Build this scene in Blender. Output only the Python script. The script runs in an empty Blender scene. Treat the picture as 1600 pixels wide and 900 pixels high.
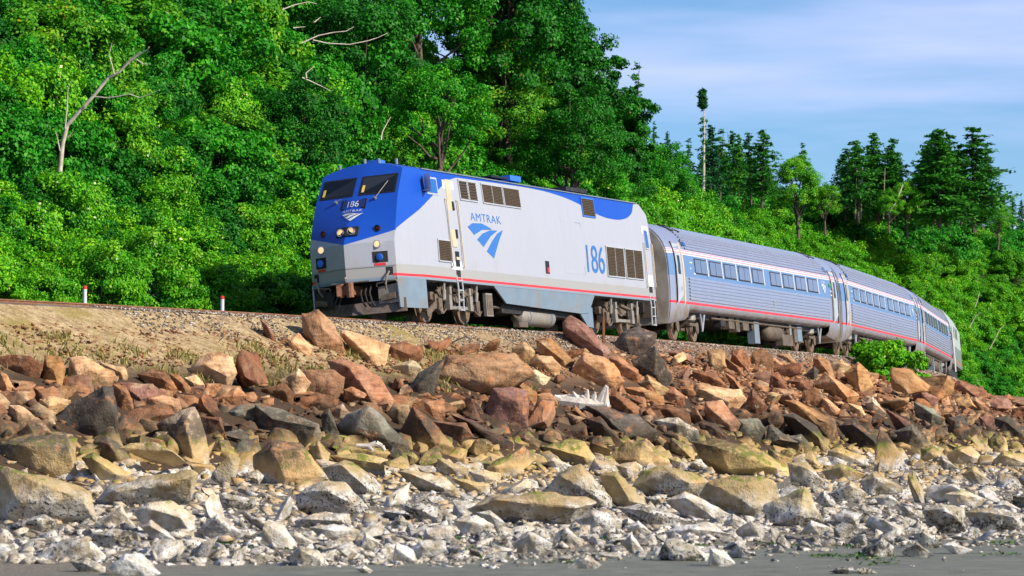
import bpy, bmesh, math, random
import numpy as np
from mathutils import Vector, Matrix, noise
R = math.radians
random.seed(7); rng = np.random.default_rng(11)
scene = bpy.context.scene
COL = scene.collection

# ------------------------------------------------------------------ camera
FPX = 5800.0; HOR = 674.0; CAMZ = 1.6          # focal length in photo pixels, horizon row, eye height
cam_d = bpy.data.cameras.new('camera'); cam = bpy.data.objects.new('camera', cam_d); COL.objects.link(cam)
cam_d.sensor_width = 36; cam_d.lens = 36 * FPX / 1600; cam_d.clip_start = 1; cam_d.clip_end = 6000
cam.location = (0, 0, CAMZ); cam.rotation_euler = (R(90) + math.atan((HOR - 450) / FPX), 0, 0)
cam_d.dof.use_dof = True; cam_d.dof.focus_distance = 108; cam_d.dof.aperture_fstop = 5.6
scene.camera = cam

# ------------------------------------------------------------------ sky and sun
SUN_AZ = R(60)      # to the right of straight-behind-the-camera
SUN_EL = R(32)
world = bpy.data.worlds.new('World'); scene.world = world; world.use_nodes = True
wn = world.node_tree; wn.nodes.clear()
out = wn.nodes.new('ShaderNodeOutputWorld'); bg = wn.nodes.new('ShaderNodeBackground')
sky = wn.nodes.new('ShaderNodeTexSky'); sky.sky_type = 'NISHITA'; sky.sun_disc = False
sky.sun_elevation = SUN_EL; sky.sun_rotation = math.pi - SUN_AZ
sky.altitude = 0; sky.air_density = 0.75; sky.dust_density = 0.4; sky.ozone_density = 2.2
tc = wn.nodes.new('ShaderNodeTexCoord'); mp = wn.nodes.new('ShaderNodeMapping'); mp.inputs['Scale'].default_value = (3.0, 3.0, 26.0)
mp.inputs['Rotation'].default_value = (0, R(5), 0); mp.inputs['Location'].default_value = (3.1, 6.2, 3.3)
cn = wn.nodes.new('ShaderNodeTexNoise'); cn.inputs['Scale'].default_value = 1.35; cn.inputs['Detail'].default_value = 5; cn.inputs['Roughness'].default_value = .5
cr = wn.nodes.new('ShaderNodeValToRGB'); cr.color_ramp.elements[0].position = .45; cr.color_ramp.elements[1].position = .66
cr.color_ramp.elements[1].color = (.8, .8, .8, 1)
mx = wn.nodes.new('ShaderNodeMix'); mx.data_type = 'RGBA'; mx.inputs[7].default_value = (9.0, 9.9, 14.8, 1)
wn.links.new(tc.outputs['Generated'], mp.inputs[0]); wn.links.new(mp.outputs[0], cn.inputs[0]); wn.links.new(cn.outputs['Fac'], cr.inputs[0])
wn.links.new(cr.outputs[0], mx.inputs[0]); tint = wn.nodes.new('ShaderNodeMix'); tint.data_type = 'RGBA'; tint.blend_type = 'MULTIPLY'; tint.inputs[0].default_value = 1; tint.inputs[7].default_value = (1.04, 1.38, 1.74, 1)
wn.links.new(sky.outputs[0], tint.inputs[6]); wn.links.new(tint.outputs[2], mx.inputs[6]); wn.links.new(mx.outputs[2], bg.inputs[0]); wn.links.new(bg.outputs[0], out.inputs[0])
bg.inputs[1].default_value = 0.06
sun_d = bpy.data.lights.new('sun', 'SUN'); sun = bpy.data.objects.new('sun', sun_d); COL.objects.link(sun)
sun_d.energy = 5.0; sun_d.angle = R(.5); sun_d.color = (1, .9, .74)
to_sun = Vector((math.sin(SUN_AZ) * math.cos(SUN_EL), -math.cos(SUN_AZ) * math.cos(SUN_EL), math.sin(SUN_EL)))
sun.rotation_euler = (-to_sun).to_track_quat('-Z', 'Y').to_euler()
vs = scene.view_settings; vs.view_transform = 'Standard'; vs.look = 'None'; vs.exposure = 0.45; vs.gamma = 1; vs.use_curve_mapping = False
scene.cycles.max_bounces = 5; scene.cycles.diffuse_bounces = 1; scene.cycles.transparent_max_bounces = 4; scene.cycles.use_denoising = True

# ------------------------------------------------------------------ helpers
def tag(o, label=None, cat=None, group=None, kind=None):
    if label: o['label'] = label
    if cat: o['category'] = cat
    if group: o['group'] = group
    if kind: o['kind'] = kind
    return o
def empty(name, mw=None):
    o = bpy.data.objects.new(name, None); o.empty_display_size = .5; COL.objects.link(o)
    if mw is not None: o.matrix_world = mw
    return o
def link_mesh(name, me, mat=None, parent=None):
    o = bpy.data.objects.new(name, me); COL.objects.link(o)
    if mat is not None: me.materials.append(mat)
    if parent is not None: o.parent = parent
    return o
def pymesh(name, v, f, mat=None, parent=None, smooth=None):
    me = bpy.data.meshes.new(name); me.from_pydata([tuple(p) for p in v], [], f); me.update()
    if smooth:
        me.polygons.foreach_set('use_smooth', [True] * len(me.polygons)); me.set_sharp_from_angle(angle=R(smooth))
    return link_mesh(name, me, mat, parent)
def np_mesh(name, v, f, n):          # v (N,3) f (M,n)
    me = bpy.data.meshes.new(name); f = np.ascontiguousarray(f, np.int32); m = len(f)
    me.vertices.add(len(v)); me.vertices.foreach_set('co', np.ascontiguousarray(v, np.float32).ravel())
    me.loops.add(m * n); me.loops.foreach_set('vertex_index', f.ravel())
    me.polygons.add(m); me.polygons.foreach_set('loop_start', np.arange(0, m * n, n, dtype=np.int32))
    me.update(calc_edges=True); me.validate(); return me
class MB:
    def __init__(s): s.v = []; s.f = []
    def add(s, v, f):
        b = len(s.v); s.v += [tuple(p) for p in v]; s.f += [tuple(i + b for i in q) for q in f]; return s
    def box(s, c, d, rot=None):
        x, y, z = d[0] / 2, d[1] / 2, d[2] / 2
        p = [Vector((i * x, j * y, k * z)) for i in (-1, 1) for j in (-1, 1) for k in (-1, 1)]
        if rot is not None: p = [rot @ q for q in p]
        return s.add([q + Vector(c) for q in p], [(0, 1, 3, 2), (4, 6, 7, 5), (0, 4, 5, 1), (2, 3, 7, 6), (0, 2, 6, 4), (1, 5, 7, 3)])
    def cyl(s, a, b, r, r2=None, n=12, cap=True):
        a, b = Vector(a), Vector(b); r2 = r if r2 is None else r2
        d = (b - a).normalized(); u = d.orthogonal().normalized(); w = d.cross(u)
        p = [a + (u * math.cos(t) + w * math.sin(t)) * r for t in (2 * math.pi * i / n for i in range(n))]
        p += [b + (u * math.cos(t) + w * math.sin(t)) * r2 for t in (2 * math.pi * i / n for i in range(n))]
        f = [(i, (i + 1) % n, n + (i + 1) % n, n + i) for i in range(n)]
        if cap: f += [tuple(range(n - 1, -1, -1)), tuple(range(n, 2 * n))]
        return s.add(p, f)
    def tube(s, pts, r, n=6):
        for a, b in zip(pts[:-1], pts[1:]): s.cyl(a, b, r, n=n)
        return s
    def lathe(s, c, axis, prof, n=20):      # prof [(h, r)]
        c = Vector(c); d = Vector(axis).normalized(); u = d.orthogonal().normalized(); w = d.cross(u); p = []; f = []
        for h, r in prof: p += [c + d * h + (u * math.cos(t) + w * math.sin(t)) * r for t in (2 * math.pi * i / n for i in range(n))]
        for k in range(len(prof) - 1): f += [(k * n + i, k * n + (i + 1) % n, (k + 1) * n + (i + 1) % n, (k + 1) * n + i) for i in range(n)]
        f += [tuple(range(n - 1, -1, -1)), tuple(range((len(prof) - 1) * n, len(prof) * n))]
        return s.add(p, f)
    def prism(s, pts, off):                 # polygon pts 3D, extruded by vector off
        n = len(pts); o = Vector(off); p = [Vector(q) for q in pts] + [Vector(q) + o for q in pts]
        return s.add(p, [tuple(range(n)), tuple(range(2 * n - 1, n - 1, -1))] + [(i, i + n, (i + 1) % n + n, (i + 1) % n) for i in range(n)])
    def build(s, name, mat, parent=None, smooth=35):
        o = pymesh(name, s.v, s.f, mat, parent)
        bm = bmesh.new(); bm.from_mesh(o.data); bmesh.ops.recalc_face_normals(bm, faces=bm.faces); bm.to_mesh(o.data); bm.free()
        if smooth:
            o.data.polygons.foreach_set('use_smooth', [True] * len(o.data.polygons)); o.data.set_sharp_from_angle(angle=R(smooth))
        return o

# ------------------------------------------------------------------ materials
MATS = {}
class NT:
    def __init__(s, name):
        s.m = bpy.data.materials.new(name); s.m.use_nodes = True; s.t = s.m.node_tree; s.b = s.t.nodes['Principled BSDF']; s.out = s.t.nodes['Material Output']
        s._c = {}
    def n(s, kind, **kw):
        x = s.t.nodes.new('ShaderNode' + kind)
        for k, v in kw.items(): setattr(x, k, v)
        return x
    def set(s, sock, v):
        if isinstance(v, bpy.types.NodeSocket): s.t.links.new(v, sock)
        elif v is not None: sock.default_value = (*v, 1) if isinstance(v, tuple) and len(v) == 3 and sock.type == 'RGBA' else v
    def math(s, op, a, b=None, c=None, clamp=False):
        x = s.n('Math', operation=op, use_clamp=clamp)
        for i, v in enumerate((a, b, c)): s.set(x.inputs[i], v)
        return x.outputs[0]
    def mix(s, f, a, b, blend='MIX'):
        x = s.n('Mix', data_type='RGBA', blend_type=blend); s.set(x.inputs[0], f); s.set(x.inputs[6], a); s.set(x.inputs[7], b); return x.outputs[2]
    def coords(s, which='Object'):
        if 'tc' not in s._c: s._c['tc'] = s.n('TexCoord')
        return s._c['tc'].outputs[which]
    def xyz(s, v):
        x = s.n('SeparateXYZ'); s.set(x.inputs[0], v); return x.outputs
    def noise(s, v, scale, detail=4, rough=.55, dist=0):
        x = s.n('TexNoise'); s.set(x.inputs['Vector'], v); x.inputs['Scale'].default_value = scale; x.inputs['Detail'].default_value = detail
        x.inputs['Roughness'].default_value = rough; x.inputs['Distortion'].default_value = dist; return x.outputs['Fac']
    def step(s, v, a, b, lo=0., hi=1.):
        x = s.n('MapRange', interpolation_type='SMOOTHSTEP'); s.set(x.inputs[0], v)
        for i, q in enumerate((a, b, lo, hi)): s.set(x.inputs[i + 1], q)
        return x.outputs[0]
    def ramp(s, f, stops, interp='LINEAR'):
        x = s.n('ValToRGB'); r = x.color_ramp; r.interpolation = interp
        while len(r.elements) < len(stops): r.elements.new(.5)
        for e, (p, c) in zip(r.elements, stops): e.position = p; e.color = (*c, 1)
        s.set(x.inputs[0], f); return x.outputs[0]
    def bump(s, h, strength=.5, dist=.05):
        x = s.n('Bump'); s.set(x.inputs['Height'], h); x.inputs['Strength'].default_value = strength; x.inputs['Distance'].default_value = dist
        s.t.links.new(x.outputs[0], s.b.inputs['Normal'])
    def fin(s, col=None, rough=None, metal=None, spec=None):
        s.set(s.b.inputs['Base Color'], col); s.set(s.b.inputs['Roughness'], rough); s.set(s.b.inputs['Metallic'], metal); s.set(s.b.inputs['Specular IOR Level'], spec)
        return s.m
def simple(name, col, rough=.5, metal=0., var=.15, scale=6., bump=0., grime=None):
    t = NT(name); v = t.coords(); nz = t.noise(v, scale, 5)
    c = t.mix(1., col, t.ramp(nz, [(.3, (1 - var,) * 3), (.7, (1 + var,) * 3)]), 'MULTIPLY')
    if grime: c = t.mix(t.math('MULTIPLY', t.step(t.noise(v, scale * .6, 6, .7), .45, .75), .8), c, grime)
    if bump: t.bump(nz, bump, .02)
    return t.fin(c, rough, metal)
M = {}
M['dark_metal'] = simple('dark_metal', (.022, .021, .02), .6, .2, .4, 8, 0, (.09, .07, .05))
M['truck_metal'] = simple('truck_metal', (.13, .1, .072), .65, .1, .4, 5, 0, (.05, .04, .03))
M['pale_metal'] = simple('pale_metal', (.27, .25, .22), .5, .2, .2, 6, 0, (.2, .16, .12))
M['rust_metal'] = simple('rust_metal', (.22, .10, .05), .75, .1, .35, 9, 0, (.1, .04, .02))
M['wheel'] = simple('wheel', (.2, .145, .1), .6, .3, .2, 4, 0, (.16, .11, .08))
M['wheel_tread'] = simple('wheel_tread', (.6, .58, .55), .25, .9, .1)
M['plough'] = simple('plough_steel', (.13, .1, .085), .6, .2, .4, 7, 0, (.07, .045, .03))
M['end_wall'] = simple('end_wall_paint', (.36, .33, .28), .6, .1, .2, 2, 0, (.2, .15, .1))
M['black'] = simple('black', (.008, .008, .009), .5)
M['cavity'] = simple('cavity', (.012, .012, .013), .8)
M['rubber'] = simple('rubber', (.02, .02, .02), .7)
M['glass'] = simple('glass', (.008, .011, .016), .06, 0, .05)
M['car_glass'] = simple('car_glass', (.13, .17, .27), .08, 0, .1)
M['blue_glass'] = simple('blue_glass', (.02, .12, .4), .08, 0, .05)
M['white'] = simple('white', (.56, .58, .63), .45, 0, .04)
M['cream'] = simple('cream', (.5, .43, .3), .5, 0, .12, 3, 0, (.5, .36, .2))
M['blue'] = simple('blue_paint', (.03, .15, .62), .35, 0, .05)
M['logo_blue'] = simple('logo_blue', (.03, .14, .44), .4, 0, .04)
M['grey_blue'] = simple('grey_blue_paint', (.15, .21, .27), .5, .0, .1, 2, 0, (.2, .18, .15))
M['silver'] = simple('silver_paint', (.4, .43, .48), .45, .1, .08, 2)
M['red'] = simple('red_paint', (.6, .03, .03), .45, 0, .05)
M['louver'] = simple('louver_metal', (.1, .075, .05), .6, .1, .25, 12)
M['amber'] = simple('yellow', (.7, .5, .08), .5)
def emit(name, col, st):
    t = NT(name); t.fin(col, .3); t.b.inputs['Emission Color'].default_value = (*col, 1); t.b.inputs['Emission Strength'].default_value = st; return t.m
M['lamp'] = emit('lamp_glow', (1, .6, .28), .75)
M['lamp_red'] = emit('red_lamp_glow', (.9, .05, .02), .7)
M['chrome'] = simple('chrome', (.6, .6, .6), .25, .9, .05)

# ------------------------------------------------------------------ the line of the track
TH = np.array([[-80, 42], [-45, 36], [-20, 30], [0, 24.6], [11, 22.3], [35, 17.8], [61, 13.2], [86, 10.0], [105, 8.6], [125, 9], [140, 14], [160, 24], [200, 36], [320, 44]], float)
S = np.arange(-80, 320.01, .5); TH_S = np.radians(np.interp(S, TH[:, 0], TH[:, 1]))
TH_S = np.convolve(np.pad(TH_S, 12, 'edge'), np.ones(25) / 25, 'valid')
PX = np.concatenate([[0], np.cumsum(np.sin((TH_S[1:] + TH_S[:-1]) / 2) * .5)]); PY = np.concatenate([[0], np.cumsum(np.cos((TH_S[1:] + TH_S[:-1]) / 2) * .5)])
i0 = int(np.argmin(abs(S))); PX += -4.5 - PX[i0]; PY += 105.6 - PY[i0]
ZR = np.interp(S, [-80, 48, 74, 100, 125, 160, 320], [4.74, 4.66, 4.52, 4.26, 4.05, 3.9, 3.8])
BANK = R(5.0)
def trk(s):
    return np.array([np.interp(s, S, PX), np.interp(s, S, PY), np.interp(s, S, ZR)]), np.interp(s, S, TH_S)
def st_xyz(s, t, z=0.):             # t > 0 towards the sea
    p, a = trk(s); return Vector((p[0] + t * math.cos(a), p[1] - t * math.sin(a), z))
PT = [-400, -120, -60, -40, -22, -15, -11.5, -8.5, -6.5, -4.6, -3.4, -2.2, 0, 1.7, 2.3, 3.4, 4.4]
PZ = [17, 15, 13.2, 12.8, 11.8, 9.8, 6.2, 2.4, .2, -.75, -.8, -.42, -.19, -.06, -.14, -.75, -1.2]
def prof_z(s, t):
    zr = np.interp(s, S, ZR); t = np.asarray(t, float)
    land = np.interp(t, PT, PZ) + zr
    slope = np.interp(t, [4.4, 10.4], [0, 1]); sea = np.interp(t, [10.4, 14, 28, 46, 120, 400], [.62, .5, .22, 0, -.12, -.5])
    low = (1 - slope) * (zr - 1.2) + slope * .62
    return np.where(t < 4.4, land, np.where(t < 10.4, low, sea))
# height raster in world x, y
GX0, GX1, GY0, GY1, GS = -70., 110., 20., 340., .5
gx = np.arange(GX0, GX1 + .1, GS); gy = np.arange(GY0, GY1 + .1, GS)
RS = np.zeros((len(gx), len(gy))); RT = np.zeros_like(RS)
for i, x in enumerate(gx):
    d2 = (x - PX[None, ::2]) ** 2 + (gy[:, None] - PY[None, ::2]) ** 2; k = np.argmin(d2, 1) * 2
    a = TH_S[k]; RT[i] = (x - PX[k]) * np.cos(a) - (gy - PY[k]) * np.sin(a); RS[i] = S[k]
RZ = prof_z(RS, RT)
def samp(A, x, y):
    u = min(max((x - GX0) / GS, 0), len(gx) - 1.001); v = min(max((y - GY0) / GS, 0), len(gy) - 1.001); i, j = int(u), int(v); u -= i; v -= j
    return A[i, j] * (1 - u) * (1 - v) + A[i + 1, j] * u * (1 - v) + A[i, j + 1] * (1 - u) * v + A[i + 1, j + 1] * u * v
def gz(x, y): return samp(RZ, x, y)
def ray(px, py, d): return Vector(((px - 800) / FPX * d, d, CAMZ - (py - HOR) / FPX * d))
def hit(px, py, up=0., d0=38., d1=330.):     # where the sight line through a photo pixel meets the ground (raised by up)
    d = d0
    while d < d1:
        p = ray(px, py, d)
        if p.z <= gz(p.x, p.y) + up: return p
        d += .25
    return None
def proj(p): return 800 + FPX * p[0] / p[1], HOR - FPX * (p[2] - CAMZ) / p[1]
# ------------------------------------------------------------------ ground, beach, bluff, track
def rock_nodes(t, v, tint, bumpd=.06, loose=False):
    geo = t.n('NewGeometry'); z = t.xyz(geo.outputs['Position'])[2]; nzv = t.xyz(geo.outputs['Normal'])[2]
    n1 = t.noise(v, 1.3, 5, .6); n2 = t.noise(v, 5, 6, .65); n3 = t.noise(v, 22, 4, .6)
    c = t.mix(1., tint, t.ramp(n1, [(.3, (.5, .42, .36)), (.45, (1, .92, .85)), (.55, (1, 1, 1)), (.7, (1.25, 1.3, 1.3))]), 'MULTIPLY')
    c = t.mix(1., c, t.ramp(n2, [(.28, (.45, .36, .3)), (.48, (1, 1, 1)), (.72, (1.3, 1.28, 1.25))]), 'MULTIPLY')
    rust = t.noise(v, 2.1, 4, .6, .6); c = t.mix(t.step(rust, .56, .68, 0, .7), c, (.46, .2, .08)); c = t.mix(t.step(rust, .42, .3, 0, .6), c, (.52, .38, .24))
    strat = t.n('Mapping'); t.set(strat.inputs[0], v); strat.inputs['Rotation'].default_value = (.7, .4, 0); strat.inputs['Scale'].default_value = (.7, .9, 6.); st_ = t.noise(strat.outputs[0], 2.2, 4, .6); c = t.mix(1., c, t.ramp(st_, [(.3, (.7, .65, .6)), (.5, (1, 1, 1)), (.7, (1.1, 1.08, 1.06))]), 'MULTIPLY')
    pat = t.noise(v, 1.7, 6, .7, 1.); c = t.mix(t.step(pat, .6, .68, 0, .55), c, (.07, .06, .05))
    zj = t.math('ADD', z, t.math('ADD', t.math('MULTIPLY', t.math('SUBTRACT', n1, .5), 1.3), t.math('MULTIPLY', t.math('SUBTRACT', t.n('ObjectInfo').outputs['Random'], .5), .5)))
    # dark algae band, moss band, yellow band, barnacles: tide marks
    dark = t.math('MULTIPLY', t.math('MULTIPLY', t.step(zj, .85, 1.15), t.step(zj, 2.3, 1.7)), t.step(t.math('ADD', n2, t.math('MULTIPLY', t.math('SUBTRACT', pat, .5), .6)), .34, .52))
    c = t.mix(t.math('MULTIPLY', dark, .85), c, (.06, .052, .038))
    yel = t.math('MULTIPLY', t.math('MULTIPLY', t.step(zj, .35, .6), t.step(zj, 1.4, 1.05)), .55)
    c = t.mix(yel, c, t.mix(n2, (.34, .22, .06), (.74, .56, .27)))
    moss = t.math('MULTIPLY', t.math('MULTIPLY', t.step(zj, .78, .95), t.step(zj, 1.5, 1.2)), t.math('MULTIPLY', t.step(t.math('ADD', n1, t.math('MULTIPLY', nzv, .2)), .5, .62), t.step(nzv, -.1, .35)))
    moss = t.math('MULTIPLY', moss, t.step(n2, .46, .6)); c = t.mix(t.math('MULTIPLY', moss, .85), c, t.mix(n3, (.05, .09, .004), (.2, .24, .012)))
    barn = t.math('MULTIPLY', t.step(zj, .84, .46), t.step(n2, .28, .42))
    c = t.mix(t.math('MULTIPLY', barn, .85), c, t.mix(t.step(n2, .4, .62), (.4, .36, .28), (.72, .705, .67)))
    vo = t.n('TexNoise'); t.set(vo.inputs['Vector'], v); vo.inputs['Scale'].default_value = 20; vo.inputs['Detail'].default_value = 3; vo.inputs['Roughness'].default_value = .7
    speck = t.math('MULTIPLY', t.step(vo.outputs['Fac'], .54, .59), t.step(t.math('ADD', zj, t.math('MULTIPLY', n1, .3)), .95, .6))
    big = t.math('MULTIPLY', t.step(n1, .53, .6), t.step(vo.outputs['Fac'], .42, .5)); speck = t.math('MAXIMUM', speck, t.math('MULTIPLY', big, t.step(zj, .75, .45)))
    bw = t.n('RGBToBW'); t.set(bw.inputs[0], tint); speck = t.math('MULTIPLY', speck, t.step(bw.outputs[0], .62, .3, .25, 1.)); c = t.mix(t.math('MULTIPLY', speck, .9), c, (.022, .02, .018))
    h = t.math('ADD', t.math('MULTIPLY', n2, 1.), t.math('ADD', t.math('MULTIPLY', n3, .2), t.math('MULTIPLY', vo.outputs['Fac'], .15)))
    t.bump(h, 1., bumpd)
    return c
def rock_mat(name, loose=False):
    t = NT(name); oi = t.n('ObjectInfo'); off = t.n('VectorMath', operation='ADD'); t.set(off.inputs[0], t.coords('Object'))
    cb = t.n('CombineXYZ'); r = t.math('MULTIPLY', oi.outputs['Random'], 37.)
    for i in range(3): t.set(cb.inputs[i], r)
    t.set(off.inputs[1], cb.outputs[0])
    return t.fin(rock_nodes(t, off.outputs[0], oi.outputs['Color']), .82, 0, .25)
M['rock'] = rock_mat('rock')
def rubble_mat(name, stops, sc=1.):
    t = NT(name); a = t.n('Attribute', attribute_name='lv'); tint = t.ramp(a.outputs['Fac'], stops)
    return t.fin(rock_nodes(t, t.coords('Object'), tint, .02), .85, 0, .2)
M['rubble'] = rubble_mat('rubble', [(0, (.08, .045, .03)), (.3, (.24, .11, .055)), (.6, (.36, .2, .105)), (.8, (.16, .09, .06)), (1, (.48, .34, .2))])
t = NT('sand'); v = t.coords(); n1 = t.noise(v, .5, 5); n2 = t.noise(v, 30, 4); n3 = t.noise(v, 3, 5)
sa = t.n('Attribute', attribute_name='stony'); M['sand'] = t.fin(t.mix(sa.outputs['Fac'], t.mix(1., t.mix(n1, (.115, .12, .092), (.17, .175, .135)), t.ramp(n3, [(.35, (.75, .75, .75)), (.7, (1.2, 1.2, 1.2))]), 'MULTIPLY'), t.mix(t.step(n2, .4, .6), (.06, .05, .035), (.26, .22, .16))), .75); t.bump(t.math('ADD', n2, t.math('MULTIPLY', n3, 2)), .5, .03)  # stony ground gets a dark base colour, painting in shade between the stones
t = NT('embankment'); v = t.coords(); n1 = t.noise(v, .6, 5); n2 = t.noise(v, 4, 6, .7); n3 = t.noise(v, 25, 3)
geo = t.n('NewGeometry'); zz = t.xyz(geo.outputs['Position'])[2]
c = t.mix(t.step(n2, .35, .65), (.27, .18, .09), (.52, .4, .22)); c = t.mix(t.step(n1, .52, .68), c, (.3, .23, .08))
xx = t.xyz(geo.outputs['Position'])[0]; c = t.mix(t.step(t.math('ADD', xx, t.math('MULTIPLY', t.math('SUBTRACT', n1, .5), 6.)), -3., 3.), c, t.mix(n2, (.13, .07, .045), (.34, .2, .12))); c = t.mix(t.step(zz, 3.5, 2.7), c, (.07, .045, .028)); c = t.mix(1., c, t.ramp(n3, [(.3, (.6, .6, .6)), (.7, (1.25, 1.25, 1.25))]), 'MULTIPLY')  # soil low on the bank painted darker to deepen the shade between boulders
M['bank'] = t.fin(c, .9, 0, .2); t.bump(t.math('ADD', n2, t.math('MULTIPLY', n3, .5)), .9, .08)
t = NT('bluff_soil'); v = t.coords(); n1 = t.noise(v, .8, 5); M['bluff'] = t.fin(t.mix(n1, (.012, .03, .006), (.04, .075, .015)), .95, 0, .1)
t = NT('ballast_stone'); v = t.coords(); n1 = t.noise(v, 18, 3, .7); n2 = t.noise(v, 1.2, 3)
M['ballast'] = t.fin(t.mix(t.step(n2, .4, .65), t.mix(t.step(n1, .4, .6), (.09, .08, .07), (.36, .32, .27)), t.mix(n1, (.1, .05, .03), (.3, .17, .1))), .9, 0, .2); t.bump(n1, 1., .05)
t = NT('gravel'); a = t.n('Attribute', attribute_name='lv'); M['gravel'] = t.fin(t.ramp(a.outputs['Fac'], [(0, (.07, .06, .055)), (.3, (.2, .17, .14)), (.55, (.3, .19, .12)), (.8, (.38, .34, .29)), (1, (.55, .5, .43))]), .9, 0, .2)

def st_grid(name, s_rng, ts, mat, jit=0., seed=0, kind='structure'):
    ss = np.arange(*s_rng); v = []; rg = np.random.default_rng(seed)
    for s in ss:
        z = prof_z(s, ts)
        for j, tt in enumerate(ts):
            p = st_xyz(s, tt, z[j])
            if jit and 2.6 < abs(tt): p.z += noise.fractal(Vector((p.x * .6, p.y * .6, seed)), 1, 2, 4) * jit
            v.append(p)
    n = len(ts); f = [(i * n + j, i * n + j + 1, (i + 1) * n + j + 1, (i + 1) * n + j) for i in range(len(ss) - 1) for j in range(n - 1)]
    return tag(pymesh(name, v, f, mat, smooth=180), kind=kind)
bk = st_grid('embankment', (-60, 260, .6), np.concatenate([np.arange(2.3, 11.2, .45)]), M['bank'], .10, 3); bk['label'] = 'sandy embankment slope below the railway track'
bch = st_grid('beach', (-60, 260, 2.), np.concatenate([np.arange(11.15, 50, 1.2), [60, 75, 90, 110, 140]]), M['sand'], .03, 5); bch['label'] = 'grey sand beach at the foot of the rocks'
at = bch.data.attributes.new('stony', 'FLOAT', 'POINT'); at.data.foreach_set('value', [max(0., min(1., (v_.co.y - 43. - 1.25 * v_.co.x) / 2)) for v_ in bch.data.vertices])
blf = st_grid('bluff', (-60, 300, 1.5), np.array([-300, -120, -60, -40, -30, -22, -18, -15, -13, -11.5, -10, -8.5, -7.5, -6.5, -5.5, -4.6, -3.4, -2.25]), M['bluff'], .3, 9); blf['label'] = 'overgrown bluff behind the railway'
bed = st_grid('track_bed', (-60, 260, 1.), np.array([-2.3, -1.7, -.75, 0, .75, 1.7, 2.35]), M['ballast']); bed['label'] = 'crushed stone ballast under the rails'
sea = tag(pymesh('ground', [(-3000, -3000, -1.2), (3000, -3000, -1.2), (3000, 4000, -1.2), (-3000, 4000, -1.2)], [(0, 1, 2, 3)], M['sand']), kind='structure')
sea['label'] = 'flat shore ground reaching to the horizon'

# rails and sleepers
def side(a): return Vector((math.cos(a), -math.sin(a), 0))
def bank_pt(s, t, z):
    p, a = trk(s); n = side(a); up = Vector((0, 0, 1))
    nb = n * math.cos(BANK) + up * math.sin(BANK); ub = up * math.cos(BANK) - n * math.sin(BANK)
    return Vector(p) + nb * t + ub * z
track = empty('railway_track'); tag(track, kind='structure'); track['label'] = 'banked single railway track running along the shore'
for sg in (-1, 1):
    prof = [(-.07, -.17), (.07, -.17), (.07, -.15), (.012, -.12), (.012, -.045), (.036, -.03), (.036, 0), (-.036, 0), (-.036, -.03), (-.012, -.045), (-.012, -.12), (-.07, -.15)]
    ss = np.arange(-60, 230, 2.); n = len(prof); v = [bank_pt(s, sg * .755 + a, b) for s in ss for a, b in prof]
    f = [(i * n + j, i * n + (j + 1) % n, (i + 1) * n + (j + 1) % n, (i + 1) * n + j) for i in range(len(ss) - 1) for j in range(n)]
    o = pymesh('rail', v, f, M['rust_metal'], track)
mb = MB()
for s in np.arange(-40, 150, .55):
    p, a = trk(s); rot = Matrix.Rotation(-a, 3, 'Z') @ Matrix.Rotation(-BANK, 3, 'Y')
    mb.box(bank_pt(s, 0, -.25), (2.6, .22, .16), rot)
tag(mb.build('sleepers', simple('sleeper_timber', (.09, .07, .05), .9, 0, .3), track, None), kind='stuff')

# ------------------------------------------------------------------ loose stones (uncountable)
def low_hulls(k, npt):
    out = []
    for i in range(k):
        rd = random.Random(900 + i); bm = bmesh.new(); ax = (1, rd.uniform(.65, .95), rd.uniform(.55, .85))
        for j in range(npt): v = Vector((rd.gauss(0, 1), rd.gauss(0, 1), rd.gauss(0, 1))).normalized(); bm.verts.new((v.x * ax[0], v.y * ax[1], v.z * ax[2]))
        bmesh.ops.convex_hull(bm, input=bm.verts); bmesh.ops.delete(bm, geom=[v for v in bm.verts if not v.link_faces], context='VERTS'); bmesh.ops.triangulate(bm, faces=bm.faces); bm.verts.index_update()
        out.append((np.array([v.co[:] for v in bm.verts]), np.array([[v.index for v in f.verts] for f in bm.faces]))); bm.free()
    return out
HULLS = low_hulls(12, 7)
def pebbles(name, P, size, mat, label, flat=.7):
    P = np.asarray(P); size = np.asarray(size); Vs, Fs, As = [], [], []; nv = 0; which = rng.integers(0, len(HULLS), len(P))
    for h, (hv, hf) in enumerate(HULLS):
        k = np.where(which == h)[0]; n = len(k)
        if not n: continue
        V = hv[None] * (size[k][:, None] * np.stack([rng.uniform(.8, 1.4, n), rng.uniform(.7, 1., n), rng.uniform(.7, 1.1, n) * flat], 1))[:, None]
        tl = rng.normal(0, .5, n); a = rng.uniform(0, 6.28, n); y = V[..., 1] * np.cos(tl)[:, None] - V[..., 2] * np.sin(tl)[:, None]; z = V[..., 1] * np.sin(tl)[:, None] + V[..., 2] * np.cos(tl)[:, None]
        x = V[..., 0] * np.cos(a)[:, None] - y * np.sin(a)[:, None]; y2 = V[..., 0] * np.sin(a)[:, None] + y * np.cos(a)[:, None]; V = np.stack([x, y2, z], -1) + P[k][:, None]
        Vs.append(V.reshape(-1, 3)); Fs.append((hf[None] + (np.arange(n) * len(hv))[:, None, None]).reshape(-1, 3) + nv); nv += n * len(hv); As.append(np.repeat(rng.random(n).astype(np.float32), len(hf)))
    me = np_mesh(name, np.concatenate(Vs), np.concatenate(Fs), 3); at = me.attributes.new('lv', 'FLOAT', 'FACE'); at.data.foreach_set('value', np.concatenate(As))
    o = link_mesh(name, me, mat); tag(o, label, name.replace('_', ' ').split()[0], kind='stuff'); return o
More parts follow.
